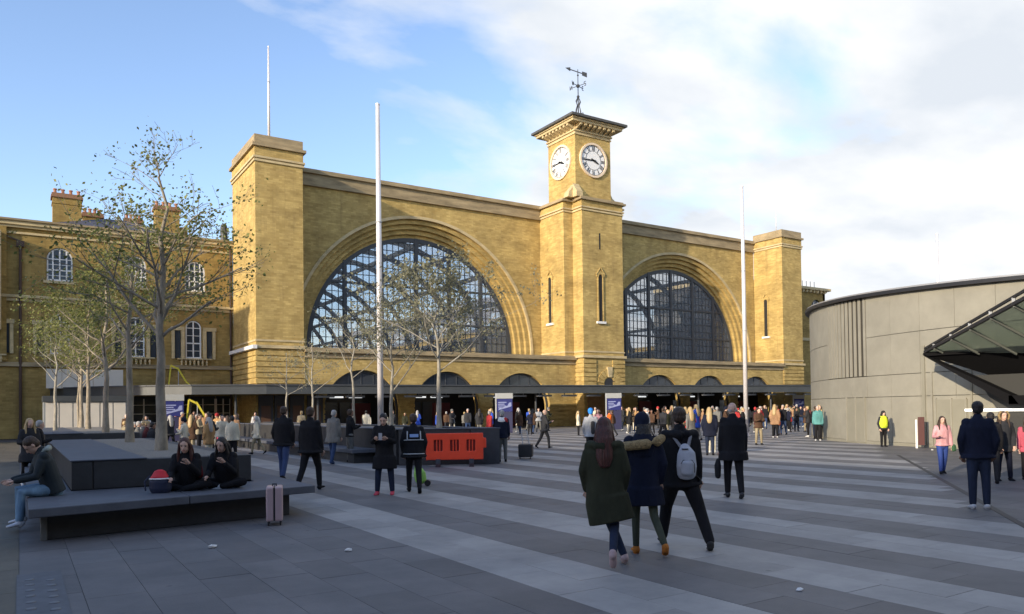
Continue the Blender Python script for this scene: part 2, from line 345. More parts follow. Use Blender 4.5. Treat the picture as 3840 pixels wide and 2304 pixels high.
# ------------------------------------------------------------------ railway station
ST = empty('railway_station', (33, 0, 0), label='yellow brick station front with two great arches and a clock tower', cat='building')
SO = Vector((33, 0, 0))
class SMB(MB):
    def build(s, name, mats, parent=None, smooth=False, fix=True):
        if parent is ST: s.v = [tuple(Vector(p)-SO) for p in s.v]
        return super().build(name, mats, parent, smooth, fix)
def arch_wall(m, x0, x1, z0, z1, vf, vb, arches, n=40, mi=0, back=True):
    """wall in XZ between vf (front) and vb with round-headed openings (xc, zb, R); opening goes down to z0"""
    xs = {x0, x1}
    for (xc, zb, Rr) in arches:
        for k in range(n+1): xs.add(xc-Rr*math.cos(math.pi*k/n))
    xs = sorted(xs)
    def bot(x, e):
        for (xc, zb, Rr) in arches:
            if xc-Rr-1e-6 <= x <= xc+Rr+1e-6:
                if not (xc-Rr+1e-6 < x+e < xc+Rr-1e-6): continue
                return zb+math.sqrt(max(0, Rr*Rr-(x-xc)**2))
        return z0
    for a, b in zip(xs, xs[1:]):
        if b-a < 1e-7: continue
        ba, bb = bot(a, 1e-4), bot(b, -1e-4)
        m.add([(a,vf,ba),(b,vf,bb),(b,vf,z1),(a,vf,z1),(a,vb,ba),(b,vb,bb),(b,vb,z1),(a,vb,z1)],
              [(0,1,2,3),(5,4,7,6),(4,5,1,0),(3,2,6,7)], mi)
    for x in (x0, x1): m.add([(x,vf,z0),(x,vb,z0),(x,vb,z1),(x,vf,z1)], [(0,1,2,3)], mi)
    for (xc, zb, Rr) in arches:
        for s_ in (-1, 1):
            if zb > z0+1e-4: m.add([(xc+s_*Rr,vf,z0),(xc+s_*Rr,vb,z0),(xc+s_*Rr,vb,zb),(xc+s_*Rr,vf,zb)], [(0,1,2,3)], mi)
def ring(m, xc, zb, Ri, Ro, vf, vb, z0, n=56):
    """half-ring with straight legs down to z0"""
    pts = [(xc-Ri, z0, xc-Ro, z0)]+[(xc-Ri*math.cos(math.pi*k/n), zb+Ri*math.sin(math.pi*k/n), xc-Ro*math.cos(math.pi*k/n), zb+Ro*math.sin(math.pi*k/n)) for k in range(n+1)]+[(xc+Ri, z0, xc+Ro, z0)]
    for a, b in zip(pts, pts[1:]):
        m.add([(a[0],vf,a[1]),(a[2],vf,a[3]),(b[2],vf,b[3]),(b[0],vf,b[1]),(a[0],vb,a[1]),(a[2],vb,a[3]),(b[2],vb,b[3]),(b[0],vb,b[1])],
              [(0,1,2,3),(7,6,5,4),(4,0,3,7),(1,5,6,2)])
BAYS = [(3.69, 29.5, 16.16), (35.72, 62.1, 49.06)]
ZB, RO = 7.32, 12.05
for x0, x1, xc in BAYS:
    m = SMB(); arch_wall(m, x0, x1, 6.4, 20.9, 4.23, 4.9, [(xc, ZB, RO)], 64); m.build('screen_wall', BRICK, ST)
    for k, (ri, ro) in enumerate([(11.62, 12.2), (11.2, 11.8), (10.8, 11.4), (10.43, 11.0)]):
        m = SMB(); ring(m, xc, ZB, ri, ro, 4.50+.34*k, 4.86+.34*k, 6.4); m.build('arch_ring', BRICK, ST, smooth=False)
    m = SMB(); ring(m, xc, ZB, 12.02, 12.28, 4.17, 4.32, 6.4); m.build('arch_moulding', STONEL, ST)
    # parapet
    m = SMB(); m.box(x0, x1, 3.98, 4.95, 20.9, 21.15); m.box(x0, x1, 4.08, 4.95, 21.15, 21.95); m.box(x0, x1, 3.85, 5.0, 21.95, 22.3); m.build('parapet', STONE, ST)
    # fan window
    vg = 5.62; Rg = 10.5; bw = 2*Rg/6
    fr = SMB(); ring(fr, xc, ZB, Rg-.38, Rg, vg-.12, vg+.12, 6.5)
    for i in range(1, 6):
        x = xc-Rg+bw*i; h = ZB+math.sqrt(Rg**2-(x-xc)**2); fr.box(x-.17, x+.17, vg-.16, vg+.16, 6.5, h)
    for z in (6.62, 9.9, 13.2):
        w = math.sqrt(max(0, Rg**2-max(0, z-ZB)**2)); fr.box(xc-w, xc+w, vg-.13, vg+.13, z-.09, z+.09)
    frame = fr.build('arched_window', IRON, ST)
    mb = SMB(); k = 0
    x = xc-Rg
    for i in range(1, 36):
        x = xc-Rg+i*(2*Rg/36)
        if i % 6: h = ZB+math.sqrt(Rg**2-(x-xc)**2); mb.box(x-.028, x+.028, vg-.05, vg+.05, 6.5, h)
    for i in range(1, 14):
        z = 6.62+i*.82; w = math.sqrt(max(0, Rg**2-max(0, z-ZB)**2)); mb.box(xc-w, xc+w, vg-.045, vg+.045, z-.028, z+.028)
    mb.v = [tuple(Vector(p)-SO) for p in mb.v]; o = MB.build(mb, 'glazing_bars', IRON, frame); tag(o, kind='stuff')
    for i in range(6):
        a, b = xc-Rg+bw*i+.17, xc-Rg+bw*(i+1)-.17; pz = [ (a, 6.5), (b, 6.5)]
        for k in range(9):
            xx = b+(a-b)*k/8; pz.append((xx, ZB+math.sqrt(max(0, (Rg-.05)**2-(xx-xc)**2))))
        m = MB(); m.wedge([Vector((p[0], vg-.008, p[1]))-SO for p in pz], (0, .016, 0)); m.build('pane', GL, frame)
    # train shed behind: ribs, purlins, roof glass, side walls
    m = SMB()
    for j in range(16):
        v = 7.5+j*6.1; pts = [(xc-12.3*math.cos(math.pi*k/20), v, ZB-1+13.0*math.sin(math.pi*k/20)) for k in range(21)]
        for a, b in zip(pts, pts[1:]): m.bar(a, b, .28, .55)
    for k in range(1, 12):
        a = math.pi*k/12; p = (xc-12.2*math.cos(a), ZB-1+12.85*math.sin(a)); m.box(p[0]-.2, p[0]+.2, 7, 99, p[1]-.2, p[1]+.2)
    tag(m.build('shed_rib', IRONL, ST), 'dark curved ribs and purlins of the shed behind the window')
    m = SMB(); pts = [(xc-12.6*math.cos(math.pi*k/20), ZB-1+13.3*math.sin(math.pi*k/20)) for k in range(21)]
    for k in range(2, 18):
        a, b = pts[k], pts[k+1]; m.wedge([(a[0],6.4,a[1]),(b[0],6.4,b[1]),(b[0],99,b[1]),(a[0],99,a[1])], (0, 0, .03), 0)
    m.build('shed_roof', GLR, ST)
    m = SMB(); m.box(xc-12.9, xc-12.5, 6.2, 99, 0, 10.6); m.box(xc+12.5, xc+12.9, 6.2, 99, 0, 10.6); m.build('shed_side_wall', BRICK, ST)
# corner towers
def tower(x0, x1, depth, white_ledge):
    m = SMB(); m.box(x0, x1, 0, depth, 6.8, 20.95); m.build('corner_tower', BRICK, ST)
    e = .07
    m = SMB(); m.box(x0-.1, x1+.1, -.1, depth+.1, 20.95, 21.12); m.box(x0-.02, x1+.02, -.02, depth, 21.12, 21.2)
    m.box(x0-.16, x1+.16, -.16, depth+.16, 21.2, 21.36); m.build('tower_moulding', STONEL, ST)
    m = SMB(); m.box(x0-.04, x1+.04, -.04, depth+.04, 21.36, 22.1); m.build('tower_frieze', BRICK, ST)
    m = SMB(); m.box(x0-.24, x1+.24, -.24, depth+.24, 22.1, 22.32); m.box(x0-.05, x1+.02, -.05, depth, 22.32, 23.03); m.build('tower_cap', STONE, ST)
    m = SMB(); m.box(x0+.03, x1-.03, .03, depth-.03, 0, 6.8); m.build('tower_base', BRICK, ST)
    m = SMB(); m.box(x0-.06, x1+.06, -.06, depth, 7.15, 7.3); m.box(x0-.2, x1+.2, -.2, depth+.1, 6.62, 6.86); m.build('tower_band', STONEL, ST)
    z = .5
    while z < 6.4:
        bx('brick_course', BRICK, ST, x0-.06-33, x1+.06-33, -.06, depth, z, z+.34); z += .43
tower(0, 3.68, 7.36, True); tower(62.12, 65.8, 4.2, False)
m = SMB(); m.box(-.34, .0, -.3, 7.4, 6.56, 6.84); m.build('white_ledge', WHITE, ST)
# arcade wall in front (loggia)
arcs1 = [(8.55, 1.82, 3.27), (16.42, 1.82, 3.27), (24.2, 1.82, 3.25)]
arcs2 = [(41.8, 1.88, 3.28), (49.4, 1.9, 3.28), (57.1, 1.9, 3.28)]
for x0, x1, ar in ((3.7, 30.55, arcs1), (35.75, 62.1, arcs2)):
    m = SMB(); arch_wall(m, x0, x1, 0, 6.0, 0.03, .95, ar, 28); m.build('arcade_wall', BRICK, ST)
    m = SMB(); m.box(x0, x1, -.08, 1.0, 6.0, 6.14); m.box(x0, x1, 0.0, 1.0, 6.14, 6.42); m.box(x0, x1, -.3, 1.0, 6.42, 6.62); m.box(x0, x1, -.2, 1.0, 6.62, 6.8); m.build('arcade_cornice', STONE, ST)
    m = SMB(); m.box(x0, x1, 1.0, 4.2, 6.35, 6.6); m.build('arcade_roof', LEAD, ST)
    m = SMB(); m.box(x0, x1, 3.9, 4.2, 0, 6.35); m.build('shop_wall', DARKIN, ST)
    for (xc, zb, Rr) in ar:
        m = SMB(); ring(m, xc, zb, Rr-.16, Rr-.01, .35, .5, .05, 24)
        for k in range(1, 6):
            x = xc-Rr+k*2*Rr/6; m.box(x-.035, x+.035, .38, .46, 3.5, zb+math.sqrt(Rr**2-(x-xc)**2))
        m.box(xc-Rr, xc+Rr, .38, .46, 3.5, 3.62)
        f = m.build('arcade_window', IRON, ST)
        m = MB(); pz = [Vector((xc-Rr, .42, 3.6)), Vector((xc+Rr, .42, 3.6))]+[Vector((xc+Rr*math.cos(math.pi*k/14), .42, max(3.6, zb+Rr*math.sin(math.pi*k/14)))) for k in range(2, 13)]
        m.wedge([p-SO for p in pz], (0, .01, 0)); m.build('pane', GLD, f)
        for q in (-1.5, .2):
            bx('lit_shop_sign', mat('lit shop sign', (.85, .88, .9), .5, emit=.7), ST, xc+q-33, xc+q+1.2-33, 3.70, 3.76, 2.86, 3.0)
        bx('ceiling_light', mat('warm ceiling light', (1, .75, .45), .5, emit=2.5), ST, xc-.9-33, xc+.9-33, 2.6, 2.8, 3.5, 3.55)
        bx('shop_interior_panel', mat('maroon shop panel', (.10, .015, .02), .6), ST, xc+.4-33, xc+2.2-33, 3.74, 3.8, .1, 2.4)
        # shopfront recess lights and doors
        for q in (-1.4, 0, 1.4):
            bx('shop_door', GLD, ST, xc+q-.6-33, xc+q+.6-33, 3.82, 3.88, .05, 2.5)
    # rusticated piers
    ed = [x0]+sum([[a[0]-a[2], a[0]+a[2]] for a in ar], [])+[x1]
    for a, b in zip(ed[::2], ed[1::2]):
        if b-a > .4:
            z = .3
            while z < 2.3:
                w = 0
                bx('pier_course', BRICK, ST, a-.05-33, b+.05-33, -.05, .028, z, z+.3); z += .42
SF = mat('shopfront charcoal', (.03, .03, .034), .5); WOOD = mat('warm lit timber', (.22, .12, .04), .7, var=.3, scale=3)
for x0, x1 in ((.1, 1.2), (1.3, 2.4), (2.5, 3.6), (3.85, 5.1)):
    bx('shopfront', SF, ST, x0-33, x1-33, -.22, -.09, .1, 3.0); bx('poster', mat('brown poster', (.10, .05, .03), .7), ST, x0+.2-33, x1-.2-33, -.25, -.225, .9, 2.2)
bx('tower_doorway', WOOD, ST, 30.9-33, 33.0-33, -1.42, -1.33, .1, 3.0); bx('tower_doorway', SF, ST, 33.1-33, 34.5-33, -1.42, -1.33, .1, 3.0)
# clock tower lower stage: shoulders + projecting front
m = SMB(); m.box(29.5, 36.8, .25, 5.2, 6.8, 20.95); m.build('tower_shoulder', BRICK, ST)
m = SMB(); m.box(30.6, 35.72, -1.25, .25, 6.8, 20.95); m.build('clock_tower_front', BRICK, ST)
m = SMB(); m.box(29.52, 36.78, .28, 5.2, 0, 6.8); m.box(30.62, 35.7, -1.22, .28, 0, 6.8); m.build('tower_base', BRICK, ST)
def band2(m, e, z0, z1):
    m.box(29.5-e, 36.8+e, .25-e, 5.2+e, z0, z1); m.box(30.6-e, 35.72+e, -1.25-e, .25-e, z0, z1)
m = SMB(); band2(m, .1, 20.95, 21.1); band2(m, .16, 21.2, 21.34); m.build('tower_moulding', STONEL, ST)
m = SMB(); band2(m, .03, 21.1, 21.2); band2(m, .04, 21.34, 21.95); m.build('tower_frieze', BRICK, ST)
m = SMB(); band2(m, .3, 21.95, 22.14); band2(m, .12, 22.14, 22.3); m.build('tower_cap', STONE, ST)
m = SMB(); band2(m, .06, 7.15, 7.3); band2(m, .2, 6.62, 6.86); m.build('tower_band', STONEL, ST)
z = .5
while z < 6.4:
    for q in ((30.62, 32.1, -1.31, -1.2), (34.2, 35.70, -1.31, -1.2), (30.54, 30.618, -1.31, .2), (35.702, 35.78, -1.31, .2)):
        m = SMB(); m.box(*q, z, z+.34); m.build('brick_course', BRICK, ST)
    z += .43
m = SMB(); m.lathe((0, 0), [(.62, 0), (.62, .06)], 20); mm = [(33.77+p[0], -1.27+p[2]*.5, 4.05+p[1]) for p in m.v]
m.v = mm; m.build('oculus_window', BLACK, ST)
for k in range(9):
    a = R(15+k*18.75); m = SMB(); c_, s_ = math.cos(a), math.sin(a)
    p = [Vector((33.77+.75*c_-.1*s_, -1.32, 4.05+.75*s_+.1*c_)), Vector((33.77+.75*c_+.1*s_, -1.32, 4.05+.75*s_-.1*c_)), Vector((33.77+1.5*c_+.2*s_, -1.32, 4.05+1.5*s_-.2*c_)), Vector((33.77+1.5*c_-.2*s_, -1.32, 4.05+1.5*s_+.2*c_))]
    m.wedge(p, (0, .1, 0)); m.build('voussoir', BRICK, ST)
m = SMB(); m.wedge([(33.55, -1.4, 4.75), (34.0, -1.4, 4.75), (34.1, -1.4, 5.75), (33.45, -1.4, 5.75)], (0, .2, 0)); m.build('keystone', STONEL, ST)
# slit windows
def slit(face, a, zb_, zt, w=.5):
    # face: ('y', v, dir) front face at v ; ('x', u) left face at u
    f = face[1]; m = SMB(); s = SMB(); g_ = SMB()
    if face[0] == 'y':
        m.box(a-w/2-.13, a-w/2, f-.09, f+.02, zb_, zt); m.box(a+w/2, a+w/2+.13, f-.09, f+.02, zb_, zt)
        for k in range(6):
            a0, a1 = math.pi*k/6, math.pi*(k+1)/6; ri, ro = w/2+.0, w/2+.28
            m.wedge([(a+ri*math.cos(a0), f-.1, zt+ri*math.sin(a0)), (a+ro*math.cos(a0), f-.1, zt+ro*math.sin(a0)), (a+ro*math.cos(a1), f-.1, zt+ro*math.sin(a1)), (a+ri*math.cos(a1), f-.1, zt+ri*math.sin(a1))], (0, .12, 0))
        m.bar((a-w*1.1, f-.08, zt+.2), (a, f-.08, zt+.9), .09); m.bar((a, f-.08, zt+.9), (a+w*1.1, f-.08, zt+.2), .09)
        s.box(a-w/2-.3, a+w/2+.3, f-.2, f+.02, zb_-.22, zb_)
        g_.box(a-w/2, a+w/2, f-.012, f+.01, zb_, zt+w*.4)
    else:
        m.box(f-.09, f+.02, a-w/2-.13, a-w/2, zb_, zt); m.box(f-.09, f+.02, a+w/2, a+w/2+.13, zb_, zt)
        for k in range(6):
            a0, a1 = math.pi*k/6, math.pi*(k+1)/6; ri, ro = w/2, w/2+.28
            m.wedge([(f-.1, a+ri*math.cos(a0), zt+ri*math.sin(a0)), (f-.1, a+ro*math.cos(a0), zt+ro*math.sin(a0)), (f-.1, a+ro*math.cos(a1), zt+ro*math.sin(a1)), (f-.1, a+ri*math.cos(a1), zt+ri*math.sin(a1))], (.12, 0, 0))
        m.bar((f-.08, a-w*1.1, zt+.2), (f-.08, a, zt+.9), .09); m.bar((f-.08, a, zt+.9), (f-.08, a+w*1.1, zt+.2), .09)
        s.box(f-.2, f+.02, a-w/2-.3, a+w/2+.3, zb_-.22, zb_)
        g_.box(f-.012, f+.01, a-w/2, a+w/2, zb_, zt+w*.4)
    m.build('slit_surround', BRICK, ST); s.build('slit_sill', WHITE, ST); g_.build('slit_window', DARKIN, ST)
slit(('y', -1.25), 32.78, 10.2, 14.6); slit(('x', 29.5), 2.57, 10.25, 14.6); slit(('x', 62.12), 2.45, 10.27, 14.6)
m = SMB(); m.box(32.7, 32.88, -1.258, -1.24, 17.3, 18.9); m.build('slit_window', DARKIN, ST)
# upper clock stage
ux0, ux1, uv0, uv1, uz1 = 30.38, 34.84, -.63, 3.83, 28.5
m = SMB(); m.box(ux0, ux1, uv0, uv1, 21.9, uz1); m.build('clock_stage', BRICK, ST)
m = SMB(); e = .09; m.box(ux0-e, ux1+e, uv0-e, uv1+e, 28.5, 28.62); m.box(ux0-.03, ux1+.03, uv0-.03, uv1+.03, 28.62, 28.8); m.box(ux0-.16, ux1+.16, uv0-.16, uv1+.16, 28.8, 28.95)
m.box(ux0-.06, ux1+.06, uv0-.06, uv1+.06, 28.95, 29.45); m.build('clock_stage_frieze', STONEL, ST)
bm_ = MB(); bm_.wedge([(0, 0, 0), (0, -.75, 0), (0, -.75, -.22), (0, 0, -.5)], (.26, 0, 0)); bme = bm_.mesh('bracket', STONEL)
for i in range(8):
    x = ux0+.05+i*(ux1-ux0-.36)/7
    o = link('bracket', bme, ST); o.location = (x-33, uv0-.06, 29.45)
    o = link('bracket', bme, ST); o.location = (ux0-.06-33, uv0+.31+i*(uv1-uv0-.36)/7, 29.45); o.rotation_euler = (0, 0, -math.pi/2)
EC = 1.12
m = SMB(); m.box(ux0-.88, ux1+.88, uv0-.88, uv1+.88, 29.45, 29.68); m.box(ux0-1.0, ux1+1.0, uv0-1.0, uv1+1.0, 29.68, 29.82); m.build('eaves_cornice', STONEL, ST)
m = SMB(); cx, cy = (ux0+ux1)/2, (uv0+uv1)/2
m.box(ux0-1.25, ux1+1.25, uv0-1.25, uv1+1.25, 29.82, 30.05)
q = 1.25; m.add([(ux0-q, uv0-q, 30.05), (ux1+q, uv0-q, 30.05), (ux1+q, uv1+q, 30.05), (ux0-q, uv1+q, 30.05), (cx, cy, 31.2)], [(0,1,4),(1,2,4),(2,3,4),(3,0,4)]); m.build('tower_roof', LEAD, ST)
# scroll consoles at the foot of the clock stage
for (a, b, wx) in ((ux1-.1, 1, 0), ):
    m = SMB(); m.wedge([(ux1+.0, uv0+.3, 22.25), (ux1+1.0, uv0+.3, 22.25), (ux1+.9, uv0+.3, 22.6), (ux1+.45, uv0+.3, 22.9), (ux1+.0, uv0+.3, 23.7)], (0, .6, 0)); m.build('console', STONEL, ST)
m = SMB(); m.wedge([(ux0+.4, uv0, 22.25), (ux0+.4, uv0-.62, 22.25), (ux0+.4, uv0-.6, 22.75), (ux0+.4, uv0-.35, 23.1), (ux0+.4, uv0, 23.6)], (-.75, 0, 0)); m.build('console', STONEL, ST)
m = SMB(); m.wedge([(ux0, uv0+.0, 22.25), (ux0-.9, uv0, 22.25), (ux0-.8, uv0, 22.75), (ux0-.45, uv0, 23.1), (ux0, uv0, 23.6)], (0, .75, 0)); m.build('console', STONEL, ST)
# clocks
def clock(center, normal, Rr=1.52):
    n = Vector(normal); xa = Vector((0, 0, 1)).cross(n).normalized(); za = Vector((0, 0, 1))
    c = Vector(center)
    def P(x, y, d): return c+xa*x+za*y+n*d-SO
    def disc(name, r, d0, d1, mt, r2=None, par=ST):
        m = MB(); k = 48; vs, fs = [], []
        if r2 is None:
            vs = [P(r*math.cos(2*math.pi*i/k), r*math.sin(2*math.pi*i/k), d0) for i in range(k)]+[P(r*math.cos(2*math.pi*i/k), r*math.sin(2*math.pi*i/k), d1) for i in range(k)]
            fs = [tuple(range(k)), tuple(range(2*k-1, k-1, -1))]+[(i, (i+1) % k, k+(i+1) % k, k+i) for i in range(k)]
        else:
            for rr, dd in ((r, d0), (r, d1), (r2, d1), (r2, d0)): vs += [P(rr*math.cos(2*math.pi*i/k), rr*math.sin(2*math.pi*i/k), dd) for i in range(k)]
            for j in range(4): fs += [(j*k+i, j*k+(i+1) % k, ((j+1) % 4)*k+(i+1) % k, ((j+1) % 4)*k+i) for i in range(k)]
        m.add(vs, fs); return m.build(name, mt, par)
    face = disc('clock_face', Rr, .0, .06, mat('clock dial', (.78, .78, .76), .5))
    disc('clock_rim', Rr+.2, .0, .16, mat('clock rim stone', (.72, .58, .42), .7), Rr)
    disc('minute_ring', Rr-.04, .06, .075, BLACK, Rr-.09, face); disc('minute_ring', Rr-.56, .06, .075, BLACK, Rr-.60, face)
    nums = ['XII', 'I', 'II', 'III', 'IIII', 'V', 'VI', 'VII', 'VIII', 'IX', 'X', 'XI']
    for i, s in enumerate(nums):
        a = math.pi/2-i*math.pi/6; m = MB(); w = {'I': .085, 'V': .19, 'X': .19}; tot = sum(w[ch] for ch in s)+.02*(len(s)-1)
        tx, ty = math.cos(a), math.sin(a); px, py = math.sin(a), -math.cos(a)   # radial out, clockwise tangent
        cur = -tot/2
        def Q(t, r): return P(tx*r+px*t, ty*r+py*t, .062)
        ri, ro = Rr-.52, Rr-.12
        def stroke(t0, t1, ww):   # from inner t0 to outer t1
            m.wedge([Q(t0-ww/2, ri), Q(t0+ww/2, ri), Q(t1+ww/2, ro), Q(t1-ww/2, ro)], n*.014)
        for ch in s:
            ww = w[ch]; md = cur+ww/2
            if ch == 'I': stroke(md, md, .06)
            elif ch == 'V': stroke(md, cur+.03, .055); stroke(md, cur+ww-.03, .03)
            else: stroke(cur+ww-.03, cur+.03, .055); stroke(cur+.03, cur+ww-.03, .03)
            cur += ww+.02
        m.build('numeral', BLACK, face)
    for nm, ang, ln, ww in (('minute_hand', 270-2, Rr-.2, .11), ('hour_hand', 113, Rr-.75, .17)):
        a = math.pi/2-R(ang); m = MB(); tx, ty = math.cos(a), math.sin(a); px, py = -ty, tx
        m.wedge([P(-tx*.3-px*ww/2, -ty*.3-py*ww/2, .1), P(-tx*.3+px*ww/2, -ty*.3+py*ww/2, .1), P(tx*ln*.6+px*ww*.6, ty*ln*.6+py*ww*.6, .1), P(tx*ln, ty*ln, .1), P(tx*ln*.6-px*ww*.6, ty*ln*.6-py*ww*.6, .1)], n*.02); m.build(nm, BLACK, face)
clock((32.6, uv0, 26.22), (0, -1, 0)); clock((ux0, 1.68, 26.3), (-1, 0, 0))
# weather vane
m = SMB(); vx, vy = cx, cy; zz = 30.9
m.tube([(vx, vy, zz), (vx, vy, 36.2)], [.07, .035], 6)
for a in range(4):
    c_, s_ = math.cos(a*math.pi/2), math.sin(a*math.pi/2)
    pts = [(vx+c_*r, vy+s_*r, z) for r, z in ((.95, 31.0), (.75, 31.5), (.35, 31.55), (.3, 32.0), (.12, 32.5), (.3, 32.9), (.05, 33.3))]
    m.tube(pts, .045, 5); m.tube([(vx+c_*r, vy+s_*r, z) for r, z in ((.45, 31.0), (.65, 31.25), (.4, 31.4), (.25, 31.2))], .04, 5)
m.build('weather_vane', IRON, ST)
m = SMB()
for z, r in ((33.4, .16), (34.5, .2), (35.6, .1)): m.lathe((vx, vy), [(.01, z-r), (r*.7, z-r*.7), (r, z), (r*.7, z+r*.7), (.01, z+r)], 10)
m.build('vane_ball', IRON, ST)
for a, ch in ((0.3, 'E'), (0.3+math.pi/2, 'N'), (0.3+math.pi, 'W'), (0.3+1.5*math.pi, 'S')):
    m = SMB(); c_, s_ = math.cos(a), math.sin(a); m.bar((vx, vy, 34.5), (vx+c_*.75, vy+s_*.75, 34.5), .05)
    X = lambda t, h: (vx+c_*(.75+t), vy+s_*(.75+t), 34.32+h)
    L = {'E': [((0, 0), (0, .4)), ((0, 0), (.22, 0)), ((0, .2), (.18, .2)), ((0, .4), (.22, .4))], 'N': [((0, 0), (0, .4)), ((0, .4), (.24, 0)), ((.24, 0), (.24, .4))],
         'W': [((0, .4), (.07, 0)), ((.07, 0), (.14, .3)), ((.14, .3), (.21, 0)), ((.21, 0), (.28, .4))], 'S': [((0, 0), (.2, 0)), ((.2, 0), (.2, .2)), ((.2, .2), (0, .2)), ((0, .2), (0, .4)), ((0, .4), (.2, .4))]}[ch]
    for p, q in L: m.bar(X(*p), X(*q), .05)
    m.build('compass_letter', IRON, ST)
m = SMB(); m.bar((vx-.9, vy+.3, 36.15), (vx+.8, vy-.25, 35.75), .07); m.wedge([(vx-1.25, vy+.4, 36.25), (vx-.75, vy+.25, 36.35), (vx-.75, vy+.25, 35.95)], (.02, .05, 0)); m.wedge([(vx+.45, vy-.14, 36.05), (vx+.95, vy-.3, 35.95), (vx+.95, vy-.3, 35.5), (vx+.45, vy-.14, 35.65)], (.02, .05, 0)); m.build('vane_arrow', IRON, ST)

# canopy along the front of the station
CN = empty('entrance_canopy', (20, -3, 0), label='long low dark grey canopy across the foot of the station', cat='canopy')
cpts = [(-13.2, 7.2), (-12.4, 5.3), (-10.2, 2.2), (-7.6, -.4), (-5.0, -2.2), (-.3, -3.9), (9.6, -5.0), (19, -6.0), (33, -9.0), (48, -12.4), (60, -14.6), (70, -16)]
off = Vector((20, -3, 0))
for (a, b) in zip(cpts, cpts[1:]):
    va, vb = Vector((*a, 0)), Vector((*b, 0)); d = (vb-va).normalized(); nn = Vector((d.y, -d.x, 0))
    m = MB(); m.wedge([va-off+Vector((0, 0, 3.02)), vb-off+Vector((0, 0, 3.02)), vb-off+Vector((0, 0, 3.62)), va-off+Vector((0, 0, 3.62))], -nn*.12); m.build('fascia', IRONL, CN)
    m = MB(); m.wedge([va-off+nn*.1+Vector((0, 0, 3.62)), vb-off+nn*.1+Vector((0, 0, 3.62)), vb-off+nn*.1+Vector((0, 0, 3.72)), va-off+nn*.1+Vector((0, 0, 3.72))], -nn*.5); m.build('gutter', IRON, CN)
m = MB()
for (a, b) in zip(cpts, cpts[1:]):
    ba, bb = (7.2 if a[0] < 0 else (-1.5 if 29 < a[0] < 36 else -.15)), (7.2 if b[0] < 0 else -.15)
    if a[0] >= 0 or b[0] > 0: ba = bb = -.15
    if 18 < a[0] < 36 : ba = bb = -1.6
    if a[0] >= 33: ba = bb = -.3
    m.wedge([(a[0]-20, a[1]+3+.2, 3.55), (b[0]-20, b[1]+3+.2, 3.55), (b[0]-20, bb+3, 3.55), (a[0]-20, ba+3, 3.55)], (0, 0, .1))
m.build('canopy_roof', IRON, CN)
for i, x in enumerate([-10.5, -6.5, -2, 3.7, 13.2, 22, 30, 38, 46, 54]):
    m = MB(); yy = np.interp(x, [p[0] for p in cpts], [p[1] for p in cpts])+1.2
    m.tube([(x-20, yy+3, 0), (x-20, yy+3, 3.55)], .09, 8); m.build('canopy_column', IRON, CN)
for i in range(26):                      # fittings under the canopy edge
    x = 4+i*2.3; yy = np.interp(x, [p[0] for p in cpts], [p[1] for p in cpts])+.5
    m = MB(); m.box(x-.75-20, x+.75-20, yy+3, yy+3.25, 2.75, 2.9); m.bar((x-.5-20, yy+3.1, 2.9), (x-.5-20, yy+3.1, 3.5), .05); m.bar((x+.5-20, yy+3.1, 2.9), (x+.5-20, yy+3.1, 3.5), .05); m.build('light_fitting', mat('fitting grey', (.16, .165, .17), .5), CN)

# ------------------------------------------------------------------ western range (left of the station)
WR = empty('office_range', (-10, 7.4, 0), label='three storey yellow brick range with arched windows and chimneys, left of the station', cat='building')
WO = Vector((-10, 7.4, 0))
class WMB(MB):
    def build(s, name, mats, parent=None, smooth=False, fix=True):
        if parent is WR: s.v = [tuple(Vector(p)-WO) for p in s.v]
        return super().build(name, mats, parent, smooth, fix)
FV = 7.4
UPW = [(-12.55, 11.8, 13.45, .86), (-7.4, 11.75, 13.4, .8), (-3.0, 11.7, 13.4, .8), (-17.2, 11.8, 13.4, .86)]
LOW = [(-12.55, 6.3, 8.7, .66), (-7.4, 6.2, 8.75, .66), (-3.12, 6.2, 8.7, .62), (-17.2, 6.3, 8.7, .66)]
m = WMB(); arch_wall(m, -34, 0, 10.4, 15.5, FV, FV+.45, [(a, t, w) for a, b, t, w in UPW], 14); m.build('wall', BRICKD, WR)
m = WMB()
m.box(-34, 0, FV, FV+.4, 0, 6.2)
m.build('wall', BRICKD, WR)
m = WMB(); arch_wall(m, -34, 0, 6.2, 10.4, FV+.02, FV+.45, [(a, t, w) for a, b, t, w in LOW], 14); m.build('wall', BRICKD, WR)
for a, b, t, w in UPW:
    m = WMB(); m.box(a-w, a+w, FV+.03, FV+.4, 10.4, b); m.build('window_apron', BRICKD, WR)
m = WMB(); m.box(-34, .0, FV+.5, 26, 0, 15.2); m.build('inner_block', DARKIN, WR)
for z0, z1, e, mt in ((15.5, 15.68, .25, STONEL), (15.68, 15.95, .4, STONEL), (15.95, 16.1, .55, STONE), (15.05, 15.2, .12, STONEL), (10.1, 10.35, .12, STONEL), (10.35, 10.55, .32, STONEL), (5.3, 5.5, .2, STONE), (5.5, 5.62, .12, STONE)):
    m = WMB(); m.box(-34, -.0, FV-e, FV+.42, z0, z1); m.build('cornice', mt, WR)
m = WMB(); m.box(-34, 0, FV+.1, 26.2, 16.1, 16.2); m.build('flat_roof', LEAD, WR)
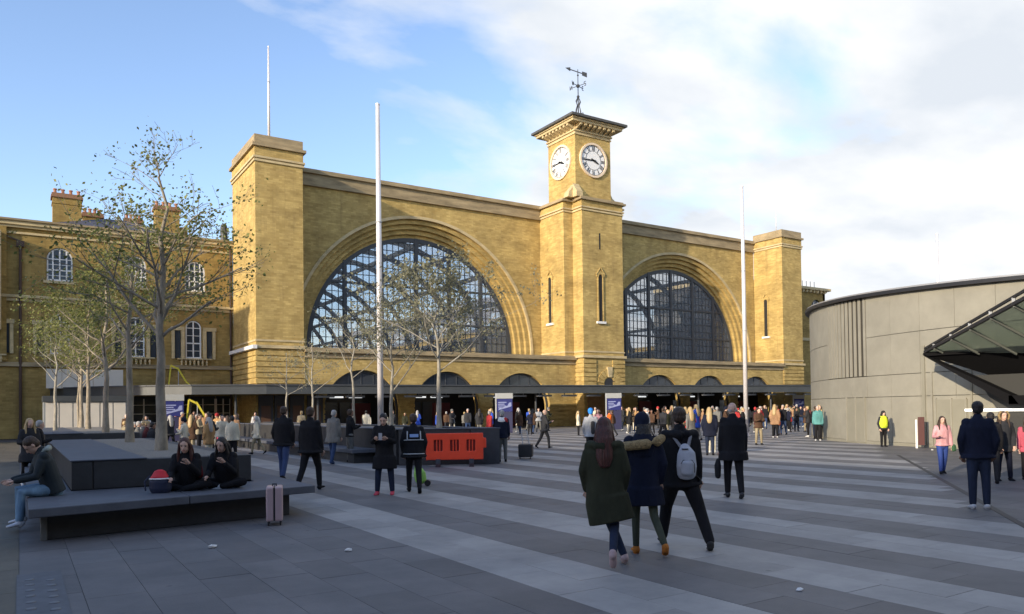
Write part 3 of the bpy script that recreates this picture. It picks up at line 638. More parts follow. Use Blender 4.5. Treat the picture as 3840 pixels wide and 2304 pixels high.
def sash(a, z0, zt, w, v, side_l=True):
    f = WMB(); ring(f, a, zt, w-.12, w-.02, v-.02, v+.1, z0, 12); f.box(a-w, a+w, v-.03, v+.1, z0, z0+.12); f.box(a-.045, a+.045, v, v+.09, z0, zt+w-.1); f.box(a-w, a+w, v, v+.09, (z0+zt)/2-.05, (z0+zt)/2+.05)
    f.box(a-w+.1, a+w-.1, v+.01, v+.08, zt-.03, zt+.03)
    if w > .75:
        f.box(a-w*.52-.05, a-w*.52+.05, v-.03, v+.09, z0, zt+w*.75); f.box(a+w*.52-.05, a+w*.52+.05, v-.03, v+.09, z0, zt+w*.75)
    for q in (.25, .75):
        z = z0+(zt-z0)*q; f.box(a-w, a+w, v+.01, v+.07, z-.02, z+.02)
    fo = f.build('window_frame', WHITE, WR)
    p = [Vector((a-w+.02, v+.05, z0)), Vector((a+w-.02, v+.05, z0))]+[Vector((a+(w-.03)*math.cos(math.pi*k/10), v+.05, zt+(w-.03)*math.sin(math.pi*k/10))) for k in range(11)]
    g_ = MB(); g_.wedge([q-WO for q in p], (0, .012, 0)); g_.build('pane', GLD, fo)
    s = WMB(); s.box(a-w-.2, a+w+.2, FV-.18, FV+.02, z0-.22, z0-.04); s.build('window_sill', STONEL, WR)
for a, b, t, w in UPW: sash(a, b, t, w, FV+.15)
for a, b, t, w in LOW:
    sash(a, b, t, w, FV+.15)
    for s_ in (-1, 1):      # side lights of the three-part window with pilasters
        m = WMB(); m.box(a+s_*(w+.22)-.13, a+s_*(w+.22)+.13, FV-.16, FV+.02, b-.05, t+.05); m.build('pilaster', STONEL, WR)
        m = WMB(); m.box(a+s_*(w+.95)-.11, a+s_*(w+.95)+.11, FV-.14, FV+.02, b-.05, t-.25); m.build('pilaster', STONEL, WR)
        m = WMB(); m.box(min(a+s_*(w+.3), a+s_*(w+1.12)), max(a+s_*(w+.3), a+s_*(w+1.12)), FV-.2, FV+.02, t-.25, t+.05); m.build('window_head', STONEL, WR)
        x = a+s_*(w+.59); m = WMB(); m.box(x-.2, x+.2, FV-.03, FV+.015, b, t-.25); m.build('side_light', GLD, WR)
    for k in range(-3, 4):
        m = WMB(); m.lathe((a+k*.32, FV-.3), [(.09, 5.62), (.05, 5.7), (.1, 5.85), (.05, 6.02), (.09, 6.08)], 8); m.build('baluster', STONEL, WR)
    m = WMB(); m.box(a-1.3, a+1.3, FV-.42, FV-.18, 6.08, 6.18); m.build('balcony_rail', STONEL, WR)
m = WMB(); m.tube([(-15.05, FV-.14, 0), (-15.05, FV-.14, 14.2)], .1, 8); m.box(-15.3, -14.8, FV-.35, FV-.02, 14.1, 14.5); m.bar((-15.05, FV-.2, 14.5), (-16.4, FV-.2, 15.0), .1); m.build('drain_pipe', mat('rusty brown iron', (.07, .04, .028), .7), WR)
m = WMB(); m.tube([(-.22, FV-.12, 0), (-.22, FV-.12, 15.4)], .08, 8); m.build('drain_pipe', mat('rusty brown iron', (.07, .04, .028)), WR)
m = WMB(); m.box(-16.6, -15.9, FV-.3, FV+.02, 5.7, 15.5); m.build('quoin_pier', BRICKD, WR)
m = WMB(); m.box(-16.95, -16.22, FV-1.2, FV-.3, 7.9, 15.0); m.build('white_pilaster', STONEL, WR)
# roof and chimneys
m = WMB(); m.add([(-14, 8.5, 16.2), (-2.2, 8.5, 16.2), (-2.2, 22, 16.2), (-14, 22, 16.2), (-8.9, 13.5, 18.3), (-7.4, 13.5, 18.3)], [(0,1,5,4),(1,2,5),(2,3,4,5),(3,0,4),(3,2,1,0)]); m.build('slate_roof', SLATE, WR)
POT = mat('terracotta pot', (.36, .17, .10), .8)
for x0, x1, v, zt, n in ((-13.0, -10.75, 11.5, 19.5, 4), (-10.7, -9.0, 14.5, 18.9, 4), (-7.5, -5.9, 14.5, 18.8, 4), (-5.5, -3.35, 11.5, 19.5, 4)):
    m = WMB(); m.box(x0+.12, x1-.12, v, v+1.3, 15.9, zt-.35); m.box(x0+.06, x1-.06, v-.05, v+1.35, zt-.85, zt-.72); ch = m.build('chimney', BRICKD, WR)
    m = WMB(); m.box(x0, x1, v-.12, v+1.42, zt-.35, zt-.18); m.box(x0+.05, x1-.05, v-.08, v+1.36, zt-.18, zt); m.v = [tuple(Vector(p)-WO) for p in m.v]; MB.build(m, 'chimney_cap', mat('reddish brick', (.26, .14, .08), .9), ch)
    for k in range(n):
        x = x0+.3+(x1-x0-.6)*k/(n-1); m = WMB(); m.lathe((x-WO.x, v+.6-WO.y), [(.13, zt), (.11, zt+.35), (.15, zt+.38), (.15, zt+.46)], 10); MB.build(m, 'chimney_pot', POT, ch)
m = WMB(); m.box(-3.3, -2.7, 12.2, 13, 16, 18.0); m.build('chimney', BRICKD, WR)
m = WMB(); m.lathe((-.35, 9), [(.3, 16.2), (.3, 17.6), (.24, 17.85), (.1, 17.95)], 12); m.build('roof_vent', LEAD, WR)
m = WMB()
for z in (16.8, 17.4): m.bar((-3, 9.3, z), (-.7, 9.3, z), .035)
for x in (-3, -1.9, -.8): m.bar((x, 9.3, 16.1), (x, 9.3, 17.4), .035)
m.build('roof_railing', GREYF, WR)
# ground floor behind the canopy: dark shopfront openings
for x0, x1 in ((-5.6, -3.5), (-3.4, -1.5), (-8.0, -5.7), (-1.4, -.3)):
    m = WMB(); m.box(x0, x1, FV-.05, FV-.005, .0, 3.1); m.build('shop_surround', BLACK, WR)
    m = WMB(); m.box(x0, x1, FV-.06, FV-.01, .3, 2.9); o = m.build('shop_window', GLD, WR)
    for q in (0, .5, 1):
        m = WMB(); xx = x0+(x1-x0)*q; m.box(xx-.05, xx+.05, FV-.1, FV-.06, .3, 2.9); m.build('window_mullion', WHITE, WR)
    for zz in (1.0, 1.7, 2.4):
        m = WMB(); m.box(x0, x1, FV-.095, FV-.065, zz-.02, zz+.02); m.build('glazing_bar', WHITE, WR)

# eastern range seen to the right of the right-hand tower
ER = empty('east_range', (74, 8, 0), label='yellow brick wing with an arched window seen just right of the far corner tower', cat='building')
def eb(name, mt, *a):
    m = MB(); m.box(a[0]-74, a[1]-74, a[2]-8, a[3]-8, a[4], a[5]); return m.build(name, mt, ER, fix=False)
m = MB(); arch_wall(m, -14, 8.0, 11.5, 17.8, 0, .5, [(6.0, 15.6, 1.15)], 14); m.build('wall', BRICKD, ER)
eb('wall', BRICKD, 60, 82.0, 8.0, 8.5, 0, 11.5); eb('block', DARKIN, 60, 81.6, 8.6, 20, 0, 17.6); eb('wall', BRICKD, 81.5, 82, 8.0, 20, 0, 17.8)
eb('window_apron', BRICKD, 78.85, 81.15, 8.05, 8.4, 11.5, 14.2); eb('roof', LEAD, 60, 82.3, 7.9, 20, 18.35, 18.45)
eb('cornice', STONEL, 60, 82.2, 7.8, 20, 17.8, 18.0); eb('cornice', STONEL, 60, 82.6, 7.4, 20, 18.0, 18.35); eb('string_course', STONEL, 60, 82.2, 7.8, 20, 10.8, 11.2)
o = eb('window_frame', WHITE, 78.9, 81.1, 8.1, 8.2, 14.2, 14.35); eb('pane', GLD, 78.9, 81.1, 8.22, 8.25, 14.2, 16.7); eb('window_sill', STONEL, 78.7, 81.3, 7.75, 8.0, 14.0, 14.2)
for x in (79.6, 80.4): eb('glazing_bar', WHITE, x-.05, x+.05, 8.12, 8.2, 14.2, 16.4)
for i in range(7): eb('bracket', STONEL, 76.5+i*.8, 76.75+i*.8, 7.55, 7.8, 17.6, 18.0)
for i in range(6): eb('roof_finial', IRON, 76.5+i*.9, 76.56+i*.9, 9, 9.06, 18.45, 19.5)
eb('doorway', DARKIN, 70.5, 74.5, 7.9, 7.98, 3, 8.2)

# ------------------------------------------------------------------ drum building
DC = (31.25, -46.6); DR = 16.9; DT = 6.0
DM = empty('round_stone_building', (DC[0], DC[1], 0), label='low round beige stone building with black roof rim on the right', cat='building')
def dz(a): return .90*math.sin(a)          # the roof falls gently towards the south
def cyl(name, mt, R0, R1, z0, z1, parent=DM, n=160):
    m = MB(); vs = []
    for rr, z in ((R0, z0), (R0, z1), (R1, z1), (R1, z0)): vs += [(rr*math.cos(2*math.pi*i/n), rr*math.sin(2*math.pi*i/n), z+(dz(2*math.pi*i/n) if z > 5 else 0)) for i in range(n)]
    fs = []
    for j in range(4): fs += [(j*n+i, j*n+(i+1) % n, ((j+1) % 4)*n+(i+1) % n, ((j+1) % 4)*n+i) for i in range(n)]
    m.add(vs, fs); return m.build(name, mt, parent)
cyl('wall_core', mat('joint shadow stone', (.19, .175, .14), .9), DR-.12, DR-.5, 0, DT-.02)
def panel(R0, a0, a1, z0, z1, th=.1, n=6):
    m = MB(); vs = []
    for i in range(n+1):
        a = a0+(a1-a0)*i/n; c_, s_ = math.cos(a), math.sin(a)
        zt = z1+(dz(a) if z1 > 5.8 else 0); vs += [(R0*c_, R0*s_, z0), (R0*c_, R0*s_, zt), ((R0-th)*c_, (R0-th)*s_, zt), ((R0-th)*c_, (R0-th)*s_, z0)]
    fs = [(3, 2, 1, 0), (4*n, 4*n+1, 4*n+2, 4*n+3)]
    for i in range(n):
        for j in range(4): fs.append((4*i+j, 4*i+(j+1) % 4, 4*i+4+(j+1) % 4, 4*i+4+j))
    m.add(vs, fs); return m
ST_A = 348.2/67; G_ = .012/DR
LV = [(.14, 2.02), (2.03, 2.93), (2.94, 4.6), (4.61, 5.98)]
pm = [panel(DR, 0, R(ST_A)-G_, a, b-.012, .11).mesh('wall_panel', CONC, True) for a, b in LV]
for me in pm:
    me.polygons.foreach_set('use_smooth', [False]*len(me.polygons))
FIN0, FIN1 = 144.0, 155.6
a = 158.8
angs = [155.8+k*ST_A for k in range(67)]
for k, a in enumerate(angs):
    for li, (z0, z1) in enumerate(LV):
        if li in (0, 1) and abs(a-(158.8+2*ST_A)) < .1 and False: continue
        if li == 3: panel(DR, R(a), R(a+ST_A)-G_, z0, z1, .11, 4).build('wall_panel', CONC, DM); continue
        o = link('wall_panel', pm[li], DM); o.rotation_euler = (0, 0, R(a)); o.location = (0, 0, 0)
        s = 1+random.uniform(-.0004, .0004); o.scale = (s, s, 1)
# finned part
me_ = panel(DR-.035, R(FIN0-.4), R(FIN1+.1), 2.95, 5.97, .1, 14).build('fin_recess', mat('painted fin gap shade', (.045, .04, .03), .9), DM)  # near-black colour paints in the shade of the gaps between the fins
for (z0, z1) in LV[:2]:
    for q in range(3):
        aa = 144.0+q*3.93; panel(DR, R(aa), R(aa+3.93)-G_, z0, z1-.012, .11).build('wall_panel', CONC, DM)
aa = FIN1; st = 1.22; k = 0
while aa > FIN0:
    w = .52+.38*min(1, k/8)
    panel(DR+.01, R(aa-w), R(aa), 2.955, 5.96, .035, 2).build('vertical_fin', CONC, DM); aa -= st; k += 1; st = max(.9, st-.015)
cyl('plinth', CONC2, DR+.02, DR-.2, 0, .13)
cyl('roof_rim', BLACK, DR+.22, DR-.6, 5.99, 6.13); cyl('roof_flashing', mat('pale roof metal', (.42, .42, .42), .4, metal=.4), DR+.16, DR-.7, 6.13, 6.20)
m = MB(); m.lathe((0, 0), [(DR-.65, 6.0), (DR-.65, 6.16), (4, 6.2)], 80); m.v = [(a, b, c+.9*b/DR) for a, b, c in m.v]; m.build('flat_roof', LEAD, DM)
for a0, a1, z1 in ((150.1, 155.4, 2.0), (168.4, 172.9, 1.86)):
    panel(DR+.035, R(a0), R(a1), .06, z1, .05, 4).build('service_door', CONC2, DM)
    for q in (a0+.02, (a0+a1)/2, a1-.3):
        panel(DR+.06, R(q), R(q+.18), .06, z1+.05, .05, 1).build('door_jamb', CONC, DM)
panel(DR+.05, R(166.5), R(166.95), .06, 4.0, .06, 1).build('pilaster_strip', CONC2, DM)
panel(DR+.05, R(167.8), R(168.05), .06, 2.95, .06, 1).build('pilaster_strip', CONC, DM)
panel(DR+.05, R(173.3), R(173.55), .06, 2.95, .06, 1).build('pilaster_strip', CONC2, DM)
# entrance canopy with glass wedge
EC_ = empty('subway_canopy', (13, -46, 0), label='black wedge shaped steel and glass canopy at the right edge', cat='canopy')
eo = Vector((13, -46, 0))
def W3(name, mt, pts, offv):
    m = MB(); m.wedge([Vector(p)-eo for p in pts], offv); return m.build(name, mt, EC_)
T = Vector((13.0, -43.76, 3.62)); Bp = T+(Vector((9, -48.8, 4.67))-T)*1.9; E = T+(Vector((13.0, -47.06, 3.37))-T)*3.4
W3('glass_roof', GLC, [T+Vector((0, -.1, -.03)), Bp, E], (0, 0, .03))
m = MB(); m.bar(T-eo+Vector((0, 0, .12)), Bp-eo+Vector((0, 0, .3)), .07, .08); m.bar(T-eo, Bp-eo, .1, .1)
m.build('edge_beam', BLACK, EC_)
for i in range(9):
    p = T.lerp(Bp, (i+.6)/9.5); h = .1+.18*(i+.6)/9.5
    m = MB(); m.bar(p-eo, p-eo+Vector((0, 0, h)), .06, .09); m.build('beam_post', GREYF, EC_)
    q = T.lerp(E, (i+.6)/9.5); m = MB(); m.bar(p-eo-Vector((0, 0, .05)), q-eo-Vector((0, 0, .05)), .05, .09); m.build('glazing_rafter', mat('rafter grey', (.16, .17, .15), .5), EC_)
def vz(v, z): return (12.9, v, z)
outer = [vz(-43.72, 3.55), vz(-56, 3.0), vz(-56, 2.35), vz(-45.55, 2.56)]
SOF = mat('black frame and soffit shade', (.010, .010, .011), 1.0, spec=.05)  # black of the frame; on the soffit panel it stands in for recess shade
W3('soffit_panel', SOF, [vz(-43.72, 3.52), vz(-56, 3.45), (14.2, -56, 2.60), (14.2, -45.9, 2.52)], (.1, 0, .1))
W3('soffit_fascia', SOF, [vz(-43.72, 3.58), vz(-56, 3.52), vz(-56, 3.42), vz(-43.9, 3.46)], (.1, 0, 0))
W3('raking_strut', SOF, [vz(-43.72, 3.5), vz(-45.55, 2.56), vz(-46.7, 1.95), vz(-46.9, 1.66), vz(-46.6, 1.66)], (.5, 0, 0))
W3('lower_beam', SOF, [vz(-46.6, 1.95), vz(-56, 1.95), vz(-56, 1.62), vz(-46.6, 1.62)], (.5, 0, 0))
W3('opening_shade_sheet', mat('painted opening shade', (.055, .055, .052), .9, spec=.1), [(13.6, -45.2, 2.7), (13.6, -56, 2.7), (13.6, -56, 0), (13.6, -46.8, 0)], (.1, 0, 0))  # added dark sheet, its grey paints the shade inside the opening
W3('light_strip', mat('lit strip', (1, .98, .92), .5, emit=1.6), [(13.45, -44.9, 1.50), (13.45, -56, 1.50), (13.45, -56, 1.42), (13.45, -44.9, 1.42)], (.05, 0, 0))

# ------------------------------------------------------------------ buildings outside the frame that throw the foreground into shade
def offblock(label, x0, x1, y0, y1, h):
    t = empty('hotel_building', ((x0+x1)/2, (y0+y1)/2, 0), label=label, cat='building'); o = Vector(t.location)
    m = MB(); m.box(x0-o.x, x1-o.x, y0-o.y, y1-o.y, 0, h); m.box(x0-o.x-.4, x1-o.x+.4, y0-o.y-.4, y1-o.y+.4, h, h+.5); m.build('wall', BRICKD, t)
    y = y0+2
    while y < y1-1:
        z = 1.5
        while z < h-2: bx('window', GLD, t, x1-o.x-.05, x1-o.x+.03, y-o.y-.6, y-o.y+.6, z, z+1.9); z += 3.4
        y += 6.5
offblock('brick hotel block west of the square, outside the frame', -63, -45, -120, -40.5, 14.2)
offblock('taller brick hotel wing north west of the square, outside the frame', -58, -40, -9.9, 26, 21.5)

offblock('long brick terrace across the road south of the square, behind the viewer', -70, 75, -125, -92, 22)

# ------------------------------------------------------------------ benches, planters
def furn(name, label, cat, loc, group=None): return empty(name, loc, 0, label, cat, group)
def prism_part(name, mt, par, pts, z0, z1):
    o = Vector(par.location); m = MB(); m.prism([(p[0]-o.x, p[1]-o.y) for p in pts], z0, z1); ob = m.build(name, mt, par)
    md = ob.modifiers.new('b', 'BEVEL'); md.width = .012; md.segments = 2; return ob
b1 = furn('stone_planter', 'dark granite planter with wraparound bench and tall trees in the left foreground', 'planter', (-13, -45, 0), 'granite tree planters')
# seat slabs (separate stones), overhanging a recessed base
seat = [[(-15.0, -47.41), (-13.0, -47.06), (-13.0, -45.05), (-15.0, -45.05)], [(-12.99, -47.058), (-11.0, -46.72), (-11.0, -45.3), (-12.99, -45.05)],
        [(-15.0, -45.04), (-14.4, -45.04), (-14.4, -39.0), (-15.0, -39.0)], [(-11.59, -45.29), (-11.0, -45.29), (-11.0, -39.0), (-11.59, -39.0)],
        [(-15.0, -38.99), (-14.4, -38.99), (-14.4, -33.0), (-15.0, -33.0)], [(-11.59, -38.99), (-11.0, -38.99), (-11.0, -33.0), (-11.59, -33.0)]]
for s_ in seat: prism_part('seat_slab', GRANITET, b1, s_, .36, .48)
prism_part('bench_base', GRANITE, b1, [(-14.83, -46.95), (-11.36, -46.5), (-11.36, -32.6), (-14.83, -32.6)], 0, .36)
prism_part('edge_stone', mat('edge stone grey', (.13, .13, .12), .7), b1, [(-14.86, -47.0), (-14.78, -47.0), (-14.78, -46.9), (-14.86, -46.9)], 0, .36)
for (a, b) in ((-45.0, -42.2), (-42.19, -39.4), (-39.39, -36.6), (-36.59, -33.0)):
    prism_part('wall_stone', GRANITE, b1, [(-14.4, a), (-14.1, a), (-14.1, b-.012), (-14.4, b-.012)], .48, .94)
    prism_part('wall_stone', GRANITE, b1, [(-11.9, a), (-11.6, a), (-11.6, b-.012), (-11.9, b-.012)], .48, .94)
    prism_part('coping_stone', GRANITET, b1, [(-14.42, a-.02), (-13.3, a-.02), (-13.3, b-.012), (-14.42, b-.012)], .94, .965)
prism_part('wall_stone', GRANITE, b1, [(-14.09, -45.0), (-12.3, -45.0), (-12.3, -44.7), (-14.09, -44.7)], .48, .94)
prism_part('wall_stone', GRANITE, b1, [(-12.29, -45.0), (-11.91, -45.0), (-11.91, -44.7), (-12.29, -44.7)], .48, .94)
prism_part('planting_bed', GRAVEL, b1, [(-13.3, -44.7), (-11.9, -44.7), (-11.9, -33), (-13.3, -33)], .48, .945)
prism_part('wall_stone', GRANITE, b1, [(-14.4, -33.0), (-11.6, -33.0), (-11.6, -32.7), (-14.4, -32.7)], .48, .94)
b1b = furn('stone_planter', 'granite planter with a gravel bed further back on the left, beyond the first', 'planter', (-13, -24, 0), 'granite tree planters')
prism_part('bench_base', GRANITE, b1b, [(-14.9, -30.5), (-11.0, -30.5), (-11.0, -15), (-14.9, -15)], 0, .48)
prism_part('planter_wall', GRANITE, b1b, [(-14.4, -29.9), (-11.6, -29.9), (-11.6, -15.4), (-14.4, -15.4)], .48, 1.06)
prism_part('coping_stone', GRANITET, b1b, [(-14.42, -29.92), (-13.3, -29.92), (-13.3, -15.4), (-14.42, -15.4)], 1.06, 1.09)
prism_part('planting_bed', GRAVEL, b1b, [(-13.3, -29.8), (-11.7, -29.8), (-11.7, -15.5), (-13.3, -15.5)], .9, 1.08)
b2 = furn('stone_planter', 'long dark granite planter with bench behind the orange barrier, middle of the square', 'planter', (-4, -25, 0), 'granite tree planters')
P2 = [(-5.25, -37.35), (-2.15, -39.15), (-2.0, -12), (-5.25, -12)]
prism_part('wall_stone', GRANITE, b2, [(-5.25, -37.35), (-3.3, -38.4), (-3.2, -38.2), (-5.0, -37.15)], 0, 1.1)
prism_part('wall_stone', mat('darker granite', (.04, .042, .046), .55, var=.2, scale=5, coord='W'), b2, [(-3.28, -38.41), (-2.5, -38.85), (-2.45, -38.55), (-3.18, -38.2)], 0, 1.1)
for k in range(6):
    a, b = -37.14+k*4.19, -37.14+(k+1)*4.19-.012
    prism_part('wall_stone', GRANITE, b2, [(-5.25, a), (-5.0, a), (-5.0, b), (-5.25, b)], 0, 1.1)
    prism_part('wall_stone', GRANITE, b2, [(-2.6, a-1.2 if k == 0 else a), (-2.3, a-1.2 if k == 0 else a), (-2.3, b), (-2.6, b)], 0, 1.1)
    if k < 5: prism_part('seat_slab', GRANITET, b2, [(-6.1, a+1.5), (-5.26, a+1.5), (-5.26, b+1.5), (-6.1, b+1.5)], .34, .46)
prism_part('bench_base', GRANITE, b2, [(-5.95, -35.4), (-5.27, -35.4), (-5.27, -14.8), (-5.95, -14.8)], 0, .34)
prism_part('planting_bed', GRAVEL, b2, [(-4.99, -37.1), (-3.3, -38.1), (-2.62, -38.1), (-2.62, -12.1), (-4.99, -12.1)], .5, 1.08)
o = prism_part('coping_stone', GRANITET, b2, [(-5.27, -37.36), (-2.48, -38.87), (-2.28, -12), (-2.7, -12), (-2.75, -38.2), (-4.6, -37.2), (-4.6, -12), (-5.27, -12)], 1.1, 1.13)

# ------------------------------------------------------------------ trees
BARK = mat('plane bark', (.27, .23, .17), .9, var=.4, scale=6, bump=.8, bscale=14, coord='W', stretch=(1, 1, .5))
BARKL = mat('pale bark', (.30, .275, .22), .85, var=.35, scale=7, bump=.6, bscale=16, coord='W', stretch=(1, 1, .5))
def leafmat(name, c, c2):
    m = bpy.data.materials.new(name); m.use_nodes = True; nt, l = m.node_tree.nodes, m.node_tree.links
    b = nt['Principled BSDF']; b.inputs['Roughness'].default_value = .6; g = N(nt, 'ShaderNodeNewGeometry')
    r = N(nt, 'ShaderNodeValToRGB'); r.color_ramp.elements[0].color = (*c, 1); r.color_ramp.elements[1].color = (*c2, 1)
    l.new(g.outputs['Random Per Island'], r.inputs[0]); l.new(r.outputs[0], b.inputs['Base Color'])
    t = N(nt, 'ShaderNodeBsdfTranslucent'); l.new(r.outputs[0], t.inputs[0]); x = N(nt, 'ShaderNodeMixShader'); x.inputs[0].default_value = .4
    l.new(b.outputs[0], x.inputs[1]); l.new(t.outputs[0], x.inputs[2]); l.new(x.outputs[0], nt['Material Output'].inputs[0]); return m
LEAFG = leafmat('spring leaf', (.085, .105, .025), (.30, .31, .085))
LEAFB = leafmat('bud leaf', (.16, .155, .09), (.34, .33, .20))
def limb(m, rg, lv, p, d, L, r, depth, P):
    n = 5 if depth < 2 else 3
    pts, rs = [p.copy()], [r]; q, dd = p.copy(), d.normalized()
    for i in range(n):
        dd = (dd+Vector((rg.gauss(0, .14), rg.gauss(0, .14), rg.gauss(.04, .1)))*P['wob']).normalized()
        q = q+dd*L/n; pts.append(q.copy()); rs.append(max(.0035, r*(1-.55*(i+1)/n)))
    m.tube(pts, rs, 7 if depth == 0 else (5 if depth == 1 else 3), cap=False)
    if depth >= P['depth']:
        for i in range(1, len(pts)):
            if rg.random() < P['leafp']: lv.append(pts[i])
        return
    if depth >= P['depth']-1:
        if rg.random() < P['leafp']: lv.append(pts[-1])
    for i in range(P['kids'][min(depth, len(P['kids'])-1)]):
        t = rg.uniform(.25, 1.0); k = t*n; j = min(n-1, int(k)); b = pts[j].lerp(pts[j+1], k-j)
        ax = Vector((rg.gauss(0, 1), rg.gauss(0, 1), rg.gauss(.2, .6))).normalized()
        nd = (dd*.75+ax*.7).normalized()
        limb(m, rg, lv, b, nd, L*rg.uniform(.42, .66), rs[j]*.55, depth+1, P)
def tree(label, x, y, z, H, fork, limbs, seed, leaf, bark, P, PU=None, zu=99, leader=True, tr=.11, nl=26, ls=.05, spread=.14, group='street trees on the square', lean=(0, 0)):
    rg = random.Random(seed); t = empty('street_tree', (x, y, z), label=label, cat='tree', group=group)
    m = MB(); lv = []
    n = 9; pts, rs = [], []
    for i in range(n+1):
        f = i/n; zz = f*(H*.86 if leader else fork*1.25)
        pts.append(Vector((lean[0]*f*H+rg.gauss(0, .02)*f*3, lean[1]*f*H+rg.gauss(0, .02)*f*3, zz))); top = H*.86 if leader else fork*1.25
        rs.append(tr*(1.0-.80*f**1.1) if leader else tr*(1-.4*f))
    rs[0] *= 1.25; m.tube(pts, rs, 9, cap=False)
    def at(z0):
        f = min(.999, z0/top)*n; j = int(f); return pts[j].lerp(pts[j+1], f-j), rs[j]
    R3 = right; 
    for (h, lat, dep, upv, L) in limbs:
        p, r = at(h); limb(m, rg, lv, p, Vector((r0.x*lat+f0.x*dep, r0.y*lat+f0.y*dep, upv)), L, r*(.46 if h < zu else .34), 1, P if h < zu else PU)
    tk = m.build('trunk', bark, t, True, fix=False)
    vs, fs = [], []
    for p in lv:
        for _ in range(nl):
            c = p+Vector((rg.gauss(0, spread), rg.gauss(0, spread), rg.gauss(0, spread*.8))); s = ls*rg.uniform(.5, 1.3)
            a = Vector((rg.gauss(0, 1), rg.gauss(0, 1), rg.gauss(0, 1))).normalized(); b = a.orthogonal().normalized(); b2_ = (a.cross(b)*.6)
            o = len(vs); vs += [tuple(c-b*s), tuple(c+b2_*s), tuple(c+b*s), tuple(c-b2_*s)]; fs.append((o, o+1, o+2, o+3))
    mm = MB(); mm.v, mm.f, mm.m = vs, fs, [0]*len(fs)
    tag(mm.build('crown', leaf, t, fix=False), kind='stuff'); return t
rg_ = random.Random(3)
def ringlimbs(rg, h0, h1, n, L0, L1, upv):
    out = []
    for i in range(n):
        a = i*2.4+rg.uniform(-.3, .3); h = h0+(h1-h0)*i/max(1, n-1); out.append((h, math.cos(a), math.sin(a), upv*rg.uniform(.8, 1.2), (L0+(L1-L0)*i/max(1, n-1))*rg.uniform(.85, 1.15)))
    return out
PB = dict(wob=1.0, depth=3, kids=[3, 4, 3], leafp=.75)
PBt = dict(wob=1.0, depth=3, kids=[3, 3, 2], leafp=.45)
G1 = 'tall trees rising from the left planters'
PU_ = dict(wob=.8, depth=3, kids=[3, 3, 3], leafp=.22)
big = [(2.35, -.85, .1, .85, 2.3), (2.3, .75, -.1, .6, 1.3), (2.55, .7, .2, 1.3, 1.9), (2.5, -.5, .5, .8, 1.8), (2.9, -.7, -.5, .7, 1.8), (3.1, .8, .4, .45, 1.9), (3.5, -.9, .1, .5, 1.5), (3.8, .6, -.6, .6, 1.6),
       (2.6, -.3, .9, .8, 1.9), (2.8, .3, -.9, .8, 1.9), (3.3, .2, .9, .7, 1.6), (3.6, -.5, -.8, .6, 1.5), (4.0, .7, .3, .5, 1.2), (4.2, -.8, .2, .5, 1.2),
       (4.55, .95, .1, .5, 1.0), (4.5, -.9, .2, .15, .8), (4.8, -.9, -.2, .25, .6), (5.2, -.85, .1, .7, .95), (5.4, -.75, .2, .9, .95), (5.5, -.2, .3, 1.2, .7), (5.55, .3, 0, 1.3, .7), (5.6, .7, 0, 1.2, .8), (5.5, .05, -.3, 1.3, .65)]
PBg = dict(wob=.9, depth=3, kids=[3, 4, 3], leafp=.7)
tree('tallest slender tree with a bare leader above its leafy limbs, nearest in the left planter', -12.65, -42.0, .94, 6.55, 2.4, big, 11, LEAFG, BARK, PBg, PU=PU_, zu=4.4, tr=.108, nl=7, ls=.040, spread=.13, group=G1)
tree('second tall tree in the left planter, just behind the tallest', -12.62, -36.4, .94, 6.3, 2.6, ringlimbs(rg_, 2.5, 5.6, 14, 1.75, .8, .7), 12, LEAFG, BARK, PB, PU=PU_, zu=4.3, tr=.10, nl=9, ls=.042, spread=.14, group=G1)
for i, (x, y, H, lb) in enumerate([(-12.6, -29.4, 6.6, 'third tree of the left row, on the near end of the far planter'), (-12.6, -21.4, 6.4, 'fourth tree of the left row with olive young leaves'),
                                   (-12.6, -16.8, 6.0, 'fifth tree of the left row, partly behind the others')]):
    tree(lb, x, y, 1.05, H, 2.4, ringlimbs(rg_, 2.1, H*.75, 12, 2.3, 1.1, .7), 20+i, LEAFG, BARK, PB, tr=.1, nl=11, ls=.048, spread=.15, group=G1)
tree('thin tree with pale sunlit trunk at the far left of the row', -13.9, -23.5, 1.08, 4.6, 1.9, ringlimbs(rg_, 1.7, 3.6, 9, 1.6, .8, .7), 27, LEAFG, BARKL, PBt, tr=.07, nl=12, ls=.045, spread=.13, group=G1)
tree('small leafy tree by the left range, last of the row', -12.4, -11.5, 0, 6.4, 3.2, ringlimbs(rg_, 3.0, 5.2, 10, 2.2, 1.1, .6), 28, LEAFG, BARK, PB, tr=.1, nl=11, ls=.05, spread=.15, group=G1)
PR = dict(wob=1.0, depth=3, kids=[4, 4, 3], leafp=.8); PS = dict(wob=1.0, depth=3, kids=[3, 3, 2], leafp=.5)
G2 = 'budding trees in the middle planter'
tree('budding tree with widest crown before the great left arch, nearest in middle planter', -3.6, -36.9, 1.05, 5.2, 2.0, ringlimbs(rg_, 1.9, 4.2, 13, 2.7, 1.2, .8), 31, LEAFB, BARKL, PR, tr=.085, nl=13, ls=.05, spread=.15, group=G2, leader=True)
tree('forked budding tree just right of the left flagpole', -3.6, -33.1, 1.05, 4.6, 1.6, [(1.3, .8, .1, 1.1, 2.2)]+ringlimbs(rg_, 1.8, 3.6, 8, 2.2, 1.2, .8), 32, LEAFB, BARKL, PR, tr=.075, nl=11, ls=.045, spread=.15, group=G2)
tree('thin budding tree left of the left flagpole', -3.6, -29.3, 1.05, 4.8, 2.0, ringlimbs(rg_, 2.0, 3.9, 9, 2.0, .9, .8), 33, LEAFB, BARKL, PS, tr=.065, nl=8, ls=.045, spread=.14, group=G2)
